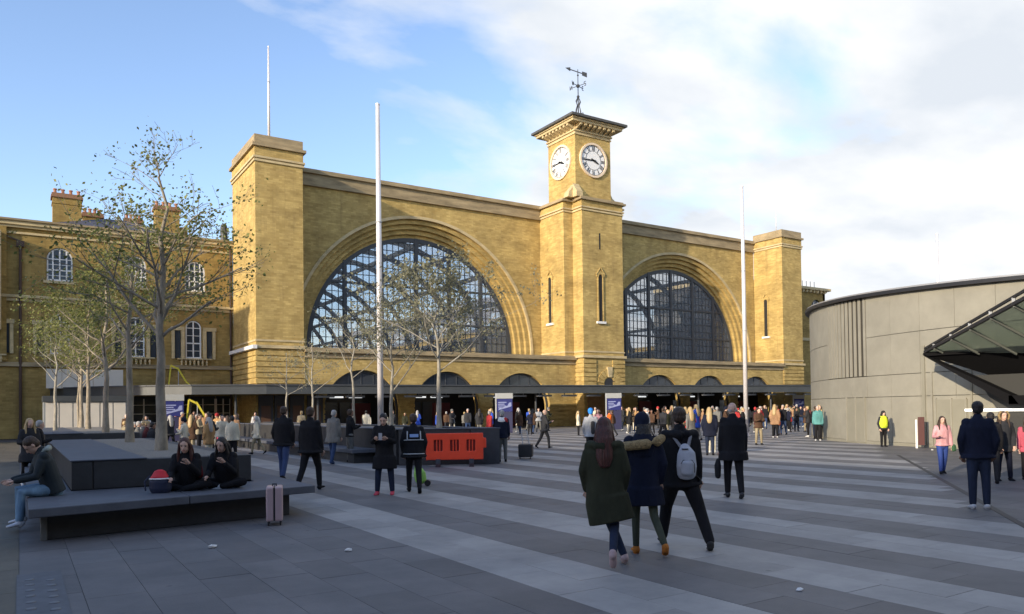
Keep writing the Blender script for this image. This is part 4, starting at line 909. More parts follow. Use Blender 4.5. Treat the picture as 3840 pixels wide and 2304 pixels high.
tree('small thin tree right of the left corner tower', -3.6, -24.1, 1.05, 4.4, 1.8, ringlimbs(rg_, 1.5, 3.2, 7, 1.7, .8, .7), 34, LEAFB, BARKL, PS, tr=.06, nl=5, ls=.045, spread=.14, group=G2)
tree('smallest thin tree before the left corner tower, farthest of the middle planter', -3.6, -20.0, 1.05, 4.3, 1.8, ringlimbs(rg_, 1.5, 3.0, 7, 1.7, .8, .6), 35, LEAFB, BARKL, PS, tr=.06, nl=5, ls=.045, spread=.14, group=G2)

# ------------------------------------------------------------------ flagpoles, totems, barrier, litter
def flagpole(label, x, y, z0, z1, r0_, r1_, grp='tall steel flagpoles on the square'):
    t = empty('flagpole', (x, y, z0), label=label, cat='flagpole', group=grp)
    m = MB(); m.tube([(0, 0, 0), (0, 0, (z1-z0)*.55), (0, 0, z1-z0)], [r0_, r0_*.88, r1_], 16, cap=True); m.build('pole', POLE, t, True)
    m = MB(); m.lathe((0, 0), [(r0_*1.9, 0), (r0_*1.9, .03), (r0_*1.3, .05), (r0_*1.2, .2)], 16); m.build('pole_base', POLE, t, True)
    for f in (.42, .66): 
        m = MB(); m.lathe((0, 0), [(r0_*1.02, (z1-z0)*f), (r0_*1.02, (z1-z0)*f+.03)], 16); m.build('pole_collar', GREYF, t)
    m = MB(); m.lathe((0, 0), [(r1_*1.1, z1-z0), (r1_*1.1, z1-z0+.05), (r1_*.4, z1-z0+.09)], 12); m.build('pole_cap', POLE, t); return t
flagpole('tall steel pole standing before the great left arch', -2.75, -30.1, 0, 14.25, .125, .085)
flagpole('tall steel pole standing before the right corner tower', 19.6, -29.9, 0, 14.25, .125, .085)
flagpole('tall steel pole rising behind the round stone building roof', 41.9, -29.1, 0, 14.25, .125, .085)
flagpole('slim white mast on top of the left corner tower', 2.0, 3.4, 23.03, 31.6, .11, .06, 'white masts on the station towers')
flagpole('slim white mast on top of the right corner tower', 64.0, 2.2, 23.03, 26.4, .05, .04, 'white masts on the station towers')

def totem(label, x, y, rz=-YAW):
    t = empty('information_sign', (x, y, 0), rz, label, 'sign', 'tall information signs on the square')
    m = MB(); m.box(-.62, -.53, -.05, .05, 0, 2.78); m.build('frame_post', GREYF, t, fix=False)
    m = MB(); m.box(-.53, .55, -.05, .05, 2.42, 2.78); m.build('header_panel', mat('header grey', (.30, .31, .30), .5), t, fix=False)
    m = MB(); m.box(-.5, .52, -.045, .045, 1.55, 2.40); p = m.build('blue_panel', BLUE, t, fix=False)
    m = MB(); m.box(-.5, .52, -.04, .04, .15, 1.53); m.build('map_panel', mat('map navy', (.03, .03, .07), .4), t, fix=False)
    for i, w in enumerate((.55, .42, .5, .30)):
        m = MB(); m.box(-.42, -.42+w, -.052, -.046, 2.14-i*.12, 2.20-i*.12); m.build('text_line', BLUEL, p, fix=False)
    m = MB(); m.wedge([(-.4, -.052, 1.66), (.45, -.052, 1.9), (.45, -.052, 2.16), (.3, -.052, 2.14), (.2, -.052, 1.95), (-.4, -.052, 1.74)], (0, .005, 0)); m.build('map_shape', BLUEL, p)
totem('grey framed navy information sign left of the dark luggage traveller, first from the middle', 11.9, -16.4)
totem('grey framed navy information sign behind the group of three walkers', 21.1, -16.7)
totem('grey framed navy information sign beside the round stone building', 50.9, -10.3)
totem('grey framed navy information sign behind the tallest left tree', -7.8, -12.6, -.2)

ORG = mat('orange plastic', (.85, .065, .02), .45, var=.08, scale=3)
bt = empty('safety_barrier', (-4.1, -38.85, 0), -.52, 'orange red plastic safety barrier with three openings by the granite planter', 'barrier')
m = MB(); L = 1.72; zb, zt = .20, 1.0
xs = [-L/2, -.62, -.36, -.13, .13, .36, .62, L/2]
m.box(-L/2, L/2, -.04, .04, zt-.2, zt); m.box(-L/2, L/2, -.04, .04, zb, zb+.26)
for a, b in ((xs[0], xs[1]), (xs[2], xs[3]), (xs[4], xs[5]), (xs[6], xs[7])): m.box(a, b, -.04, .04, zb+.26, zt-.2)
m.box(L/2, L/2+.09, -.03, .03, .55, .85); m.box(-L/2-.07, -L/2, -.03, .03, .5, .6); m.box(-L/2-.07, -L/2, -.03, .03, .7, .85)
o = m.build('barrier_panel', ORG, bt); md = o.modifiers.new('r', 'REMESH'); md.mode = 'VOXEL'; md.voxel_size = .018; md.use_smooth_shade = True
for cx_ in (-.49, 0, .49):
    for q in (-.045, .045):
        m = MB(); m.box(cx_+q-.018, cx_+q+.018, -.02, .02, zb+.26, zt-.2); m.build('barrier_bar', ORG, bt)
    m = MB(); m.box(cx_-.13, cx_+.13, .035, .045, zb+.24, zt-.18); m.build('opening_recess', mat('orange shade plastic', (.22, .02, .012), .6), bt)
for cx_ in (-.5, .5):
    m = MB(); m.wedge([(cx_-.07, -.3, 0), (cx_-.07, .3, 0), (cx_-.07, .12, .1), (cx_-.07, .03, .24), (cx_-.07, -.03, .24), (cx_-.07, -.12, .1)], (.14, 0, 0)); m.build('barrier_foot', BLACK, bt)
# suitcase beside the bench
sc_ = empty('suitcase', (-11.86, -47.42, 0), R(-17), 'pale pink ribbed suitcase standing upright against the bench end', 'suitcase')
PINKM = mat('pink case shell', (.50, .36, .36), .35)
for s_ in (-1, 1):
    m = MB(); m.box(s_*.062-.056, s_*.062+.056, -.19, .19, .07, .58); o = m.build('shell', PINKM, sc_); md = o.modifiers.new('b', 'BEVEL'); md.width = .025; md.segments = 3
    for k in range(-1, 2):
        m = MB(); m.box(s_*.062+k*.03-.005, s_*.062+k*.03+.005, -.195, .195, .1, .55); m.build('rib', PINKM, sc_)
for sx in (-.085, .085):
    for sy in (-.13, .13):
        m = MB(); m.tube([(sx-.012, sy, .035), (sx+.012, sy, .035)], .035, 10); m.box(sx-.01, sx+.01, sy-.01, sy+.01, .04, .08); m.build('wheel', BLACK, sc_)
m = MB(); m.box(-.012, .012, -.185, .185, .08, .57); m.build('zip_seam', BLACK, sc_); m = MB(); m.tube([(-.03, 0, .57), (-.03, 0, .61), (.03, 0, .61), (.03, 0, .57)], .012, 6); m.build('handle', BLACK, sc_)
# white shuttered kiosk and hoarding
kk = empty('shuttered_kiosk', (-11.5, -6.0, 0), label='pale shuttered kiosk with grey fascia behind the left trees', cat='kiosk')
for i in range(6):
    m = MB(); m.box(-2.3+i*.72, -2.3+i*.72+.66, 0, .05, .15, 2.45); m.build('shutter', HOARD, kk)
m = MB(); m.box(-2.4, 2.1, .05, 2.5, 0, 2.5); m.build('kiosk_body', mat('kiosk grey', (.22, .24, .25), .6), kk)
m = MB(); m.box(-2.45, 2.15, -.1, 2.6, 2.5, 2.85); m.build('kiosk_fascia', IRONL, kk)
hb = empty('white_screen', (-10.6, 5.2, 0), label='cream boarded screen standing above the canopy at the left', cat='screen')
for i in range(5):
    m = MB(); m.box(-2.9+i*1.0, -2.9+i*1.0+.97, 0, .1, 3.65, 5.05); m.build('board', HOARD, hb)
# yellow ribbons
for (x, y, z, s, lb) in ((-4.6, 5.5, 3.7, 1.55, 'bright yellow folded ribbon sculpture standing above the canopy'), (-5.0, -4.2, 0.9, 1.5, 'bright yellow folded ribbon hanging below the canopy')):
    t = empty('yellow_sculpture', (x, y, z), -.2, lb, 'sculpture'); m = MB()
    for a, b in (((-.45, 0, .15), (-.35, 0, 1.15)), ((-.35, 0, 1.15), (-.05, 0, 1.0)), ((-.05, 0, 1.05), (.35, 0, .35)), ((.35, 0, .35), (.75, 0, -.1))): m.bar(Vector(a)*s, Vector(b)*s, .10, .13)
    m.build('ribbon', YEL, t)
    m = MB(); m.bar((0, 0, -z if z < 1 else -.1), (0, 0, .9*s), .05); m.build('support_rod', GREYF, t)
# sign board by the drum, litter
t = empty('notice_board', (14.1, -43.1, 0), -1.2, 'red board with a white post against the round building', 'sign')
m = MB(); m.box(-.33, -.26, -.04, .04, 0, 1.1); m.build('post', WHITE, t); m = MB(); m.box(-.24, -.02, -.03, .03, .12, 1.2); m.build('board', mat('dull red', (.07, .016, .013), .7), t)
for (x, y, s, lb) in ((-13.06, -48.95, .05, 'crumpled white paper cup lying beside the left bench'), (-11.75, -50.2, .045, 'flattened white wrapper on the dark paving near the bottom left'), (-9.1, -54.6, .035, 'small white scrap on the dark stripe at the bottom right'), (12.9, -44.0, .05, 'white scrap at the foot of the round building')):
    rr = random.Random(int(s*1000+x*10)); m = MB(); vs = []
    m.lathe((0, 0), [(s*.5, 0), (s*.9, s*.2), (s*.7, s*.55), (s*.15, s*.7)], 7)
    m.v = [(a*rr.uniform(.7, 1.4)*1.3, b*rr.uniform(.6, 1.2), max(0, c*rr.uniform(.6, 1.3))) for a, b, c in m.v]
    o = m.build('paper_scrap', WHITE); o.location = (x, y, .003); tag(o, lb, 'litter')

# ------------------------------------------------------------------ people
class Body:
    """collects lofted closed tubes / ellipsoids, returns one remeshed surface"""
    def __init__(s): s.m = MB()
    def loft(s, pts, n=12, caps=True):
        P = [Vector(p[:3]) for p in pts]; rad = [(p[3], p[4] if len(p) > 4 else p[3]) for p in pts]
        if caps:
            t0 = (P[0]-P[1]).normalized(); t1 = (P[-1]-P[-2]).normalized()
            r0a, r1a = min(rad[0]), min(rad[-1])
            P = [P[0]+t0*r0a*.95, P[0]+t0*r0a*.6]+P+[P[-1]+t1*r1a*.6, P[-1]+t1*r1a*.95]
            rad = [(rad[0][0]*.3, rad[0][1]*.3), (rad[0][0]*.8, rad[0][1]*.8)]+rad+[(rad[-1][0]*.8, rad[-1][1]*.8), (rad[-1][0]*.3, rad[-1][1]*.3)]
        o = len(s.m.v)
        for i, p in enumerate(P):
            t = (P[min(i+1, len(P)-1)]-P[max(i-1, 0)]).normalized()
            x = Vector((1, 0, 0)); x = x-t*x.dot(t)
            if x.length < .25: x = Vector((0, 1, 0)); x = x-t*x.dot(t)
            x.normalize(); y = t.cross(x)
            for k in range(n):
                a = 2*math.pi*k/n; s.m.v.append(tuple(p+x*math.cos(a)*rad[i][0]+y*math.sin(a)*rad[i][1]))
        for i in range(len(P)-1):
            for k in range(n): s.m.f.append((o+i*n+k, o+i*n+(k+1) % n, o+(i+1)*n+(k+1) % n, o+(i+1)*n+k)); s.m.m.append(0)
        s.m.f.append(tuple(o+n-1-k for k in range(n))); e = o+(len(P)-1)*n; s.m.f.append(tuple(e+k for k in range(n))); s.m.m += [0, 0]
    def ell(s, c, r, n=12, rot=None):
        c = Vector(c); o = len(s.m.v); nz = 8
        for i in range(nz+1):
            th = math.pi*(i+.02*(i == 0)-.02*(i == nz))/nz
            for k in range(n):
                a = 2*math.pi*k/n; p = Vector((r[0]*math.sin(th)*math.cos(a), r[1]*math.sin(th)*math.sin(a), -r[2]*math.cos(th)))
                if rot: p = rot @ p
                s.m.v.append(tuple(c+p))
        for i in range(nz):
            for k in range(n): s.m.f.append((o+i*n+k, o+i*n+(k+1) % n, o+(i+1)*n+(k+1) % n, o+(i+1)*n+k)); s.m.m.append(0)
        s.m.f.append(tuple(o+n-1-k for k in range(n))); e = o+nz*n; s.m.f.append(tuple(e+k for k in range(n))); s.m.m += [0, 0]
    def mesh(s, name, H, vox, extra=None, smooth=2, rough=0):
        m = MB(); m.v = [tuple(Vector(p)*H) for p in s.m.v]; m.f = s.m.f; m.m = s.m.m
        me = m.mesh('tmp', []); ob = bpy.data.objects.new('tmp', me); col.objects.link(ob)
        md = ob.modifiers.new('r', 'REMESH'); md.mode = 'VOXEL'; md.voxel_size = vox; md.use_smooth_shade = True
        sm = ob.modifiers.new('s', 'SMOOTH'); sm.factor = .5; sm.iterations = smooth
        dg = bpy.context.evaluated_depsgraph_get(); ev = ob.evaluated_get(dg); out = bpy.data.meshes.new_from_object(ev, depsgraph=dg)
        bpy.data.objects.remove(ob); bpy.data.meshes.remove(me); out.name = name
        if extra and extra.m.v:
            b = bmesh.new(); b.from_mesh(out); t = extra.m; vs = [b.verts.new(Vector(p)*H) for p in t.v]
            for f in t.f: b.faces.new([vs[i] for i in f])
            b.to_mesh(out); b.free()
        out.polygons.foreach_set('use_smooth', [True]*len(out.polygons)); return out

def V3(*a): return Vector(a)
LEGS = {
 'stand': (((.02, .0, -1), (.01, -.02, -1), 0), ((.05, .05, -1), (.02, .0, -1), 0)),
 'apart': (((.12, .0, -1), (.06, -.03, -1), 0), ((.12, .06, -1), (.06, .0, -1), 0)),
 'walkL': (((.03, -.32, -1), (.0, -.62, -1), -.6), ((.03, .42, -1), (.0, .08, -1), .15)),
 'walkR': (((.03, .42, -1), (.0, .08, -1), .15), ((.03, -.32, -1), (.0, -.62, -1), -.6)),
 'stepL': (((.02, -.15, -1), (.0, -.35, -1), -.3), ((.02, .22, -1), (.0, .02, -1), .05)),
 'stepR': (((.02, .22, -1), (.0, .02, -1), .05), ((.02, -.15, -1), (.0, -.35, -1), -.3)),
 'lift': (((.05, .0, -1), (-.1, -1.0, -.75), -1.1), ((-.05, .1, -1), (.0, .0, -1), .0)),
 'w1': (((-.36, .02, -1), (-.42, -.15, -1), -.1), ((.05, -.15, -1), (-.08, -1.0, -.85), -1.1)),
 'w2': (((.03, .12, -1), (.0, .0, -1), .1), ((.08, -.22, -1), (.30, -.55, -1), -.5)),
 'wide': (((.20, .50, -1), (.12, .12, -1), .1), ((.33, -.20, -1), (.26, -.42, -1), -.35)),
 'sit': (((.12, 1, -.02), (.05, .05, -1), 0), ((.06, 1, .04), (.0, -.1, -1), 0)),
 'cross': (((.85, .75, .15), (-1.1, .15, -.25), 0), ((.85, .75, .12), (-1.0, -.05, -.2), 0)),
}
ARMS = {
 'down': (((.16, -.05, -1), (.06, .12, -1)), ((.16, .05, -1), (.06, .22, -1))),
 'swing': (((.14, .35, -1), (.02, .6, -1)), ((.14, -.35, -1), (.05, -.1, -1))),
 'swing2': (((.14, -.35, -1), (.05, -.1, -1)), ((.14, .35, -1), (.02, .6, -1))),
 'phone': (((.22, .25, -1), (-.45, 1.0, .35)), ((.22, .25, -1), (-.45, 1.0, .35))),
 'pocket': (((.3, -.1, -1), (-.15, .35, -1)), ((.3, -.1, -1), (-.15, .35, -1))),
 'lap': (((.12, .35, -1), (-.25, 1.0, -.2)), ((.12, .35, -1), (-.25, 1.0, -.2))),
 'chin': (((.2, .35, -1), (-.5, .8, .9)), ((.15, .45, -1), (-.3, 1.0, -.2))),
 'around': (((.16, -.05, -1), (.06, .12, -1)), ((.95, .1, -.15), (.8, -.2, -.1))),
 'bagL': (((.2, .0, -1), (.1, .1, -1)), ((.3, .1, -1), (-.2, 1, .15))),
}
def skeleton(pose, arms, lean, spread=1.0):
    th, sh = .245, .235; J = {}
    low = 0; L = []
    for i, (t, s, pitch) in enumerate(LEGS[pose]):
        sg = -1 if i == 0 else 1
        hip = V3(sg*.048, 0, 0); t_ = V3(sg*t[0], t[1], t[2]).normalized(); s_ = V3(sg*s[0], s[1], s[2]).normalized()
        knee = hip+t_*th; ank = knee+s_*sh; L.append((hip, knee, ank, pitch, sg)); low = min(low, ank.z-.04-(abs(pitch)*.06 if pitch < 0 else 0))
    J['pelvis_z'] = -low; dz = V3(0, 0, -low)
    J['legs'] = [(h+dz, k+dz, a+dz, p, sg) for h, k, a, p, sg in L]
    rot = Matrix.Rotation(-lean, 3, 'X'); c = V3(0, 0, -low)
    def up_(x, y, z): return c+rot @ V3(x, y, z)
    J['up'] = up_; J['rot'] = rot; J['arms'] = []
    for i, (u, f) in enumerate(ARMS[arms]):
        sg = -1 if i == 0 else 1
        sh_ = up_(sg*.098, 0, .295); u_ = V3(sg*u[0], u[1], u[2]).normalized(); f_ = V3(sg*f[0], f[1], f[2]).normalized()
        el = sh_+u_*.172; wr = el+f_*.145; J['arms'].append((sh_, el, wr, f_, sg))
    return J
def make_person_meshes(H, pose='stand', arms='down', lean=.03, hair='short', coat=.0, coatw=1.0, girth=1.0, vox=.014, headturn=0, headdown=0, face=True, female=False, hood=False, hands=True, trousers_w=1.0):
    """returns dict part -> mesh; everything in units of H"""
    J = skeleton(pose, arms, lean); U = J['up']; out = {}
    B = Body(); hc = U(0, .012+headdown*.03, .425-headdown*.02); hr = Matrix.Rotation(headturn, 3, 'Z') @ Matrix.Rotation(-headdown*.6, 3, 'X') @ J['rot']
    B.loft([(*U(0, 0, -.02), .082, .058), (*U(0, 0, .08), .076, .052), (*U(0, 0, .2), .088, .058), (*U(0, 0, .285), .092, .05), (*U(0, 0, .325), .05, .038)])
    B.loft([(*U(0, -.005, .31), .036, .036), (*U(0, .005, .365), .031, .033), (*hc, .03, .033)], 10)
    B.ell(hc+hr @ V3(0, -.004, .012), (.0455, .056, .056), 16, hr); B.ell(hc+hr @ V3(0, .012, -.022), (.036, .042, .045), 14, hr)
    if face:
        B.loft([(*(hc+hr @ V3(0, .050, .006)), .006), (*(hc+hr @ V3(0, .062, -.014)), .0085)], 8)
        B.ell(hc+hr @ V3(0, .046, -.036), (.016, .01, .006), 8, hr); B.ell(hc+hr @ V3(0, .040, -.052), (.015, .012, .012), 8, hr); B.ell(hc+hr @ V3(0, .044, .016), (.032, .008, .008), 8, hr)
        for s_ in (-1, 1): B.ell(hc+hr @ V3(s_*.046, -.004, -.006), (.006, .012, .017), 8, hr)
    X = Body()
    for h, k, a, p, sg in J['legs']:
        B.loft([(*h, .042), (*h.lerp(k, .4), .032), (*k, .022), (*k.lerp(a, .35), .020), (*a, .016)], 10)
    for s_, e, w, f, sg in J['arms']:
        B.loft([(*s_, .023), (*s_.lerp(e, .4), .023), (*e, .020), (*e.lerp(w, .4), .021), (*w, .015)], 10)
        if hands:
            B.loft([(*w, .017, .012), (*(w+f*.03), .021, .012), (*(w+f*.05), .02, .011)], 8)
            side_ = f.cross(V3(0, 1, 0)); side_ = side_.normalized() if side_.length > .3 else V3(1, 0, 0)
            inn = V3(-sg, .3, 0).normalized()
            for q, ln in ((-1.5, .032), (-.5, .040), (.5, .037), (1.5, .029)):
                b0 = w+f*.052+side_*q*.0095; b1_ = b0+(f+inn*.25).normalized()*ln*.55; b2_ = b1_+(f+inn*.9).normalized()*ln*.5
                X.loft([(*b0, .0052), (*b1_, .0048), (*b2_, .004)], 6)
            b0 = w+f*.02+side_*sg*.018; X.loft([(*b0, .006), (*(b0+(f*.8+side_*sg*.5)*.022), .0055), (*(b0+(f*1.0+inn*.6+side_*sg*.3)*.036), .0045)], 6)
    out['body'] = B.mesh('body', H, vox*.85, X)
    # trousers
    T_ = Body(); tw = trousers_w
    T_.loft([(*U(0, 0, .06), .080*girth, .060), (*U(0, 0, -.0), .088*girth, .066), (*U(0, 0, -.035), .082, .062)])
    for h, k, a, p, sg in J['legs']:
        T_.loft([(*h, .056*tw), (*h.lerp(k, .5), .050*tw), (*k, .040*tw), (*k.lerp(a, .5), .036*tw), (*k.lerp(a, .93), .031*tw)], 12)
    out['trousers'] = T_.mesh('trousers', H, vox)
    # shoes
    for li, (h, k, a, p, sg) in enumerate(J['legs']):
        S = Body()
        fr = Matrix.Rotation(sg*-.12, 3, 'Z') @ Matrix.Rotation(p, 3, 'X')
        if pose == 'cross': fr = Matrix.Rotation(sg*1.3, 3, 'Z')
        S.loft([(*(a+fr @ V3(0, -.018, -.012)), .026, .024), (*(a+fr @ V3(0, .02, -.02)), .026, .02), (*(a+fr @ V3(0, .06, -.027)), .027, .014), (*(a+fr @ V3(0, .085, -.03)), .022, .010)], 10)
        S.loft([(*a, .027), (*(a+fr @ V3(0, -.004, -.025)), .026)], 10)
        out['shoe%d' % li] = S.mesh('shoe', H, vox*.8, smooth=1)
    # coat / jacket
    Cc = Body(); g_ = girth; cw = coatw
    tors = [(*U(0, 0, -.03), .094*g_*cw, .074*g_), (*U(0, 0, .06), .090*g_*cw, .070*g_), (*U(0, 0, .16), .096*g_*cw, .070*g_), (*U(0, 0, .25), .104*g_*cw, .068*g_), (*U(0, 0, .30), .096*g_, .058), (*U(0, 0, .335), .055, .045)]
    if coat > 0 and pose not in ('sit', 'cross'):
        (h1, k1, a1, _, _), (h2, k2, a2, _, _) = J['legs']
        pre = []
        for f in (1.0, .75, .5, .25):
            zf = coat*f; t = min(1, zf/.245); c1, c2 = h1.lerp(k1, t), h2.lerp(k2, t); c = (c1+c2)/2
            if t >= 1: c.z -= (zf-.245)
            pre.append((*c, (.098+.012*f)*g_*cw+abs(c1.x-c2.x)*.15, .076*g_+abs(c1.y-c2.y)*.42+.006*f))
        tors = pre+tors
    Cc.loft(tors, 18, caps=False)
    for s_, e, w, f, sg in J['arms']:
        Cc.ell(s_+V3(-sg*.004, 0, .002), (.045, .043, .043), 12)
        Cc.loft([(*(s_+V3(-sg*.02, 0, .0)), .040), (*s_.lerp(e, .3), .041), (*s_.lerp(e, .65), .037), (*e, .034), (*e.lerp(w, .5), .030), (*e.lerp(w, .96), .026)], 12)
    Cc.loft([(*U(0, 0, .31), .060, .05), (*U(0, -.004, .345), .044, .042)], 12)
    if hood:
        Cc.loft([(*U(-.075, -.03, .31), .03, .026), (*U(-.04, -.065, .30), .034, .032), (*U(0, -.075, .295), .036, .036), (*U(.04, -.065, .30), .034, .032), (*U(.075, -.03, .31), .03, .026)], 10)
    out['coat'] = Cc.mesh('coat', H, vox)
    # hair
    if hair:
        Hh = Body()
        if hair == 'bald':
            Hh.loft([(*(hc+hr @ V3(-.044, -.012, -.012)), .008, .016), (*(hc+hr @ V3(-.03, -.044, -.02)), .01, .02), (*(hc+hr @ V3(.03, -.044, -.02)), .01, .02), (*(hc+hr @ V3(.044, -.012, -.012)), .008, .016)], 8)
        else:
            sc2 = 1.0 if hair != 'curly' else 1.14
            Hh.ell(hc+hr @ V3(0, -.014, .024), (.051*sc2, .058*sc2, .053*sc2), 16, hr); Hh.ell(hc+hr @ V3(0, -.024, -.004), (.049*sc2, .046, .046), 14, hr)
        if hair in ('long', 'curly'):
            dd = .17 if hair == 'long' else .11
            Hh.loft([(*(hc+hr @ V3(0, -.03, .01)), .050, .036), (*U(0, -.045, .40), .056, .036), (*U(0, -.062, .34), .062, .034), (*U(0, -.078, .425-dd-.04), .058, .026), (*U(0, -.082, .425-dd-.09), .04, .016)], 14)
            for s_ in (-1, 1): Hh.loft([(*(hc+hr @ V3(s_*.045, .008, .02)), .012, .018), (*(hc+hr @ V3(s_*.052, .004, -.04)), .015, .02), (*U(s_*.06, .03, .33), .018, .02), (*U(s_*.06, .052, .26), .014, .014)], 8)
        if hair == 'bun': Hh.ell(hc+hr @ V3(0, -.06, .045), (.024, .022, .022), 10, hr)
        if hair == 'beanie': Hh.ell(hc+hr @ V3(0, -.006, .038), (.054, .062, .05), 16, hr); Hh.loft([(*(hc+hr @ V3(0, -.002, .012)), .056, .064), (*(hc+hr @ V3(0, -.002, .03)), .056, .064)], 16)
        out['hat' if hair == 'beanie' else 'hair'] = Hh.mesh('hair', H, vox*.85, smooth=1)
    out['_J'] = J; out['_hc'] = hc; out['_hr'] = hr
    return out
def put_person(ms, label, x, y, head, cols, group=None, H=1.7, z=0, name='person'):
    t = empty(name, (x, y, z), head, label, 'person', group); obs = {}
    for k in ('body', 'trousers', 'shoe0', 'shoe1', 'coat', 'hair', 'hat'):
        if k in ms:
            o = link(k.rstrip('01'), ms[k], t); ms[k].materials.clear() if len(ms[k].materials) > 1 else None
            if not ms[k].materials: ms[k].materials.append(None)
            o.material_slots[0].link = 'OBJECT'; o.material_slots[0].material = cols['shoes'] if k[:4] == 'shoe' else cols.get(k, cols.get('hair')); obs[k] = o
    return t, obs
def addface(t, ms, H):
    hc, hr = ms['_hc'], ms['_hr']
    for s_ in (-1, 1):
        for nm, off_, r, mt in (('eye', (s_*.0175, .0475, .006), (.0075, .004, .0045), BLACK), ('eyebrow', (s_*.0185, .0505, .0185), (.012, .003, .0022), mat('brow brown', (.03, .02, .015)))):
            b = Body(); b.ell(hc+hr @ V3(*off_), r, 8, hr); m = b.m; m.v = [tuple(Vector(p)*H) for p in m.v]; m.build(nm, mt, t, True)
    b = Body(); b.ell(hc+hr @ V3(0, .0545, -.036), (.0145, .003, .0045), 8, hr); b.m.v = [tuple(Vector(p)*H) for p in b.m.v]; b.m.build('lips', mat('lips', (.38, .13, .11)), t, True)
def part(t, name, mt, fn, H, vox=.012, smooth=1):
    b = Body(); fn(b); me = b.mesh(name, H, vox, smooth=smooth); me.materials.append(mt); return link(name, me, t)
CM = {k: cloth(k, v) for k, v in dict(black=(.012, .012, .014), charcoal=(.03, .031, .035), olive=(.030, .032, .018), navy=(.010, .013, .028), denim=(.035, .06, .13), dkdenim=(.018, .026, .05), paledenim=(.16, .26, .36),
      grey=(.16, .155, .14), ltgrey=(.34, .35, .36), white=(.62, .61, .58), red=(.42, .04, .04), crimson=(.16, .015, .02), pink=(.62, .32, .33), hotpink=(.70, .06, .16), orange=(.75, .14, .02), hivis=(.65, .80, .05), khaki=(.30, .25, .16),
      tan=(.34, .20, .11), teal=(.10, .28, .27), brown=(.09, .05, .03), blue=(.03, .08, .42), brightblue=(.04, .25, .70), camel=(.42, .25, .11), green=(.05, .12, .06), greygreen=(.06, .068, .048), cream=(.60, .55, .42), maroon=(.10, .03, .03), rust=(.42, .15, .03), purple=(.18, .08, .22)).items()}
HR = {'black': mat('black hair', (.012, .009, .008), .5, var=.5, scale=18, bump=1, bscale=30, stretch=(3, 3, .15)), 'brown': mat('brown hair', (.045, .024, .013), .5, var=.5, scale=18, bump=1, bscale=30, stretch=(3, 3, .3)), 'auburn': mat('dark auburn hair', (.060, .014, .010), .45, var=.6, scale=18, bump=1, bscale=30, stretch=(3, 3, .15)), 'blond': mat('blond hair', (.42, .30, .14), .5), 'grey': mat('grey hair', (.35, .34, .32), .6)}
def hd(wx, wy): return math.atan2(-wx, wy)          # heading angle for facing direction (wx, wy)
def cdir(lat, dep): return hd(r0.x*lat+f0.x*dep, r0.y*lat+f0.y*dep)
def hero(label, x, y, H, head, pose, arms, cols, z=0, vox=.014, **k):
    ms = make_person_meshes(H, pose, arms, vox=vox, **k); t, obs = put_person(ms, label, x, y, head, cols, H=H, z=z); return t, ms, obs

# --- the three friends walking away
t1, m1, _ = hero('woman in long olive green parka with dark red hair, left of three walkers', -9.72, -52.6, 1.60, cdir(.12, 1), 'w1', 'pocket',
    dict(body=SKIN, coat=CM['olive'], trousers=CM['dkdenim'], shoes=mat('pale pink trainers', (.42, .30, .29), .6), hair=HR['auburn']), hair='long', coat=.225, coatw=1.22, girth=1.14, hood=True, female=True, lean=.05, trousers_w=.85, face=False)
t2, m2, _ = hero('woman in navy parka with tan fur hood and brown boots, middle of three walkers', -9.02, -52.45, 1.60, cdir(.05, 1), 'w2', 'pocket',
    dict(body=SKIN, coat=CM['navy'], trousers=CM['greygreen'], shoes=CM['rust'], hat=CM['navy']), hair='beanie', coat=.17, coatw=1.12, girth=1.1, female=True, lean=.06, trousers_w=.78, face=False)
FUR = mat('tan fur', (.30, .215, .10), .95, var=.5, scale=40, bump=1, bscale=60)
J = m2['_J']; U2 = J['up']
part(t2, 'fur_trim', FUR, lambda b: b.loft([(*U2(-.145, -.02, .262), .030), (*U2(-.10, -.085, .262), .035), (*U2(-.04, -.11, .268), .037), (*U2(.03, -.11, .275), .037), (*U2(.09, -.085, .288), .037), (*U2(.135, -.02, .315), .032)], 10), 1.6, .010, 0)
part(t2, 'hood', CM['navy'], lambda b: b.loft([(*U2(0, -.03, .33), .07, .05), (*U2(0, -.055, .27), .085, .05), (*U2(0, -.06, .2), .07, .03)], 12), 1.6, .012)
part(t2, 'hair', HR['black'], lambda b: b.loft([(*U2(0, -.035, .40), .05, .03), (*U2(0, -.05, .33), .055, .03)], 10), 1.6, .012)
t3, m3, _ = hero('man in black hoodie and trousers with wide stride, right of three walkers', -8.42, -52.45, 1.70, cdir(.10, 1), 'wide', 'down',
    dict(body=SKIN, coat=CM['black'], trousers=CM['black'], shoes=mat('black trainers', (.02, .02, .02)), hair=HR['brown']), hair='short', coat=.06, coatw=1.12, girth=1.1, hood=True, lean=.04, face=False, trousers_w=1.12)
J3 = m3['_J']; U3 = J3['up']
part(t3, 'shoe_sole', WHITE, lambda b: [b.loft([(*(a+V3(0, -.02, -.036)), .022, .005), (*(a+V3(0, .075, -.038)), .022, .005)], 8) for h, k, a, p, s in J3['legs'][1:]], 1.7, .008)
BPW = mat('pale grey backpack', (.42, .44, .48), .7, var=.12, scale=8, bump=.3, bscale=25); BPG = mat('grey strap', (.20, .205, .22), .7)
bp = empty('backpack', (-8.42, -52.45, 0), cdir(.10, 1), 'pale grey backpack worn by the man on the right of the three', 'backpack')
part(bp, 'bag', BPW, lambda b: (b.loft([(*U3(0.03, -.10, .02), .064, .036), (*U3(.03, -.115, .08), .070, .045), (*U3(.03, -.11, .17), .062, .036), (*U3(.02, -.10, .215), .034, .024)], 14)), 1.7, .012)
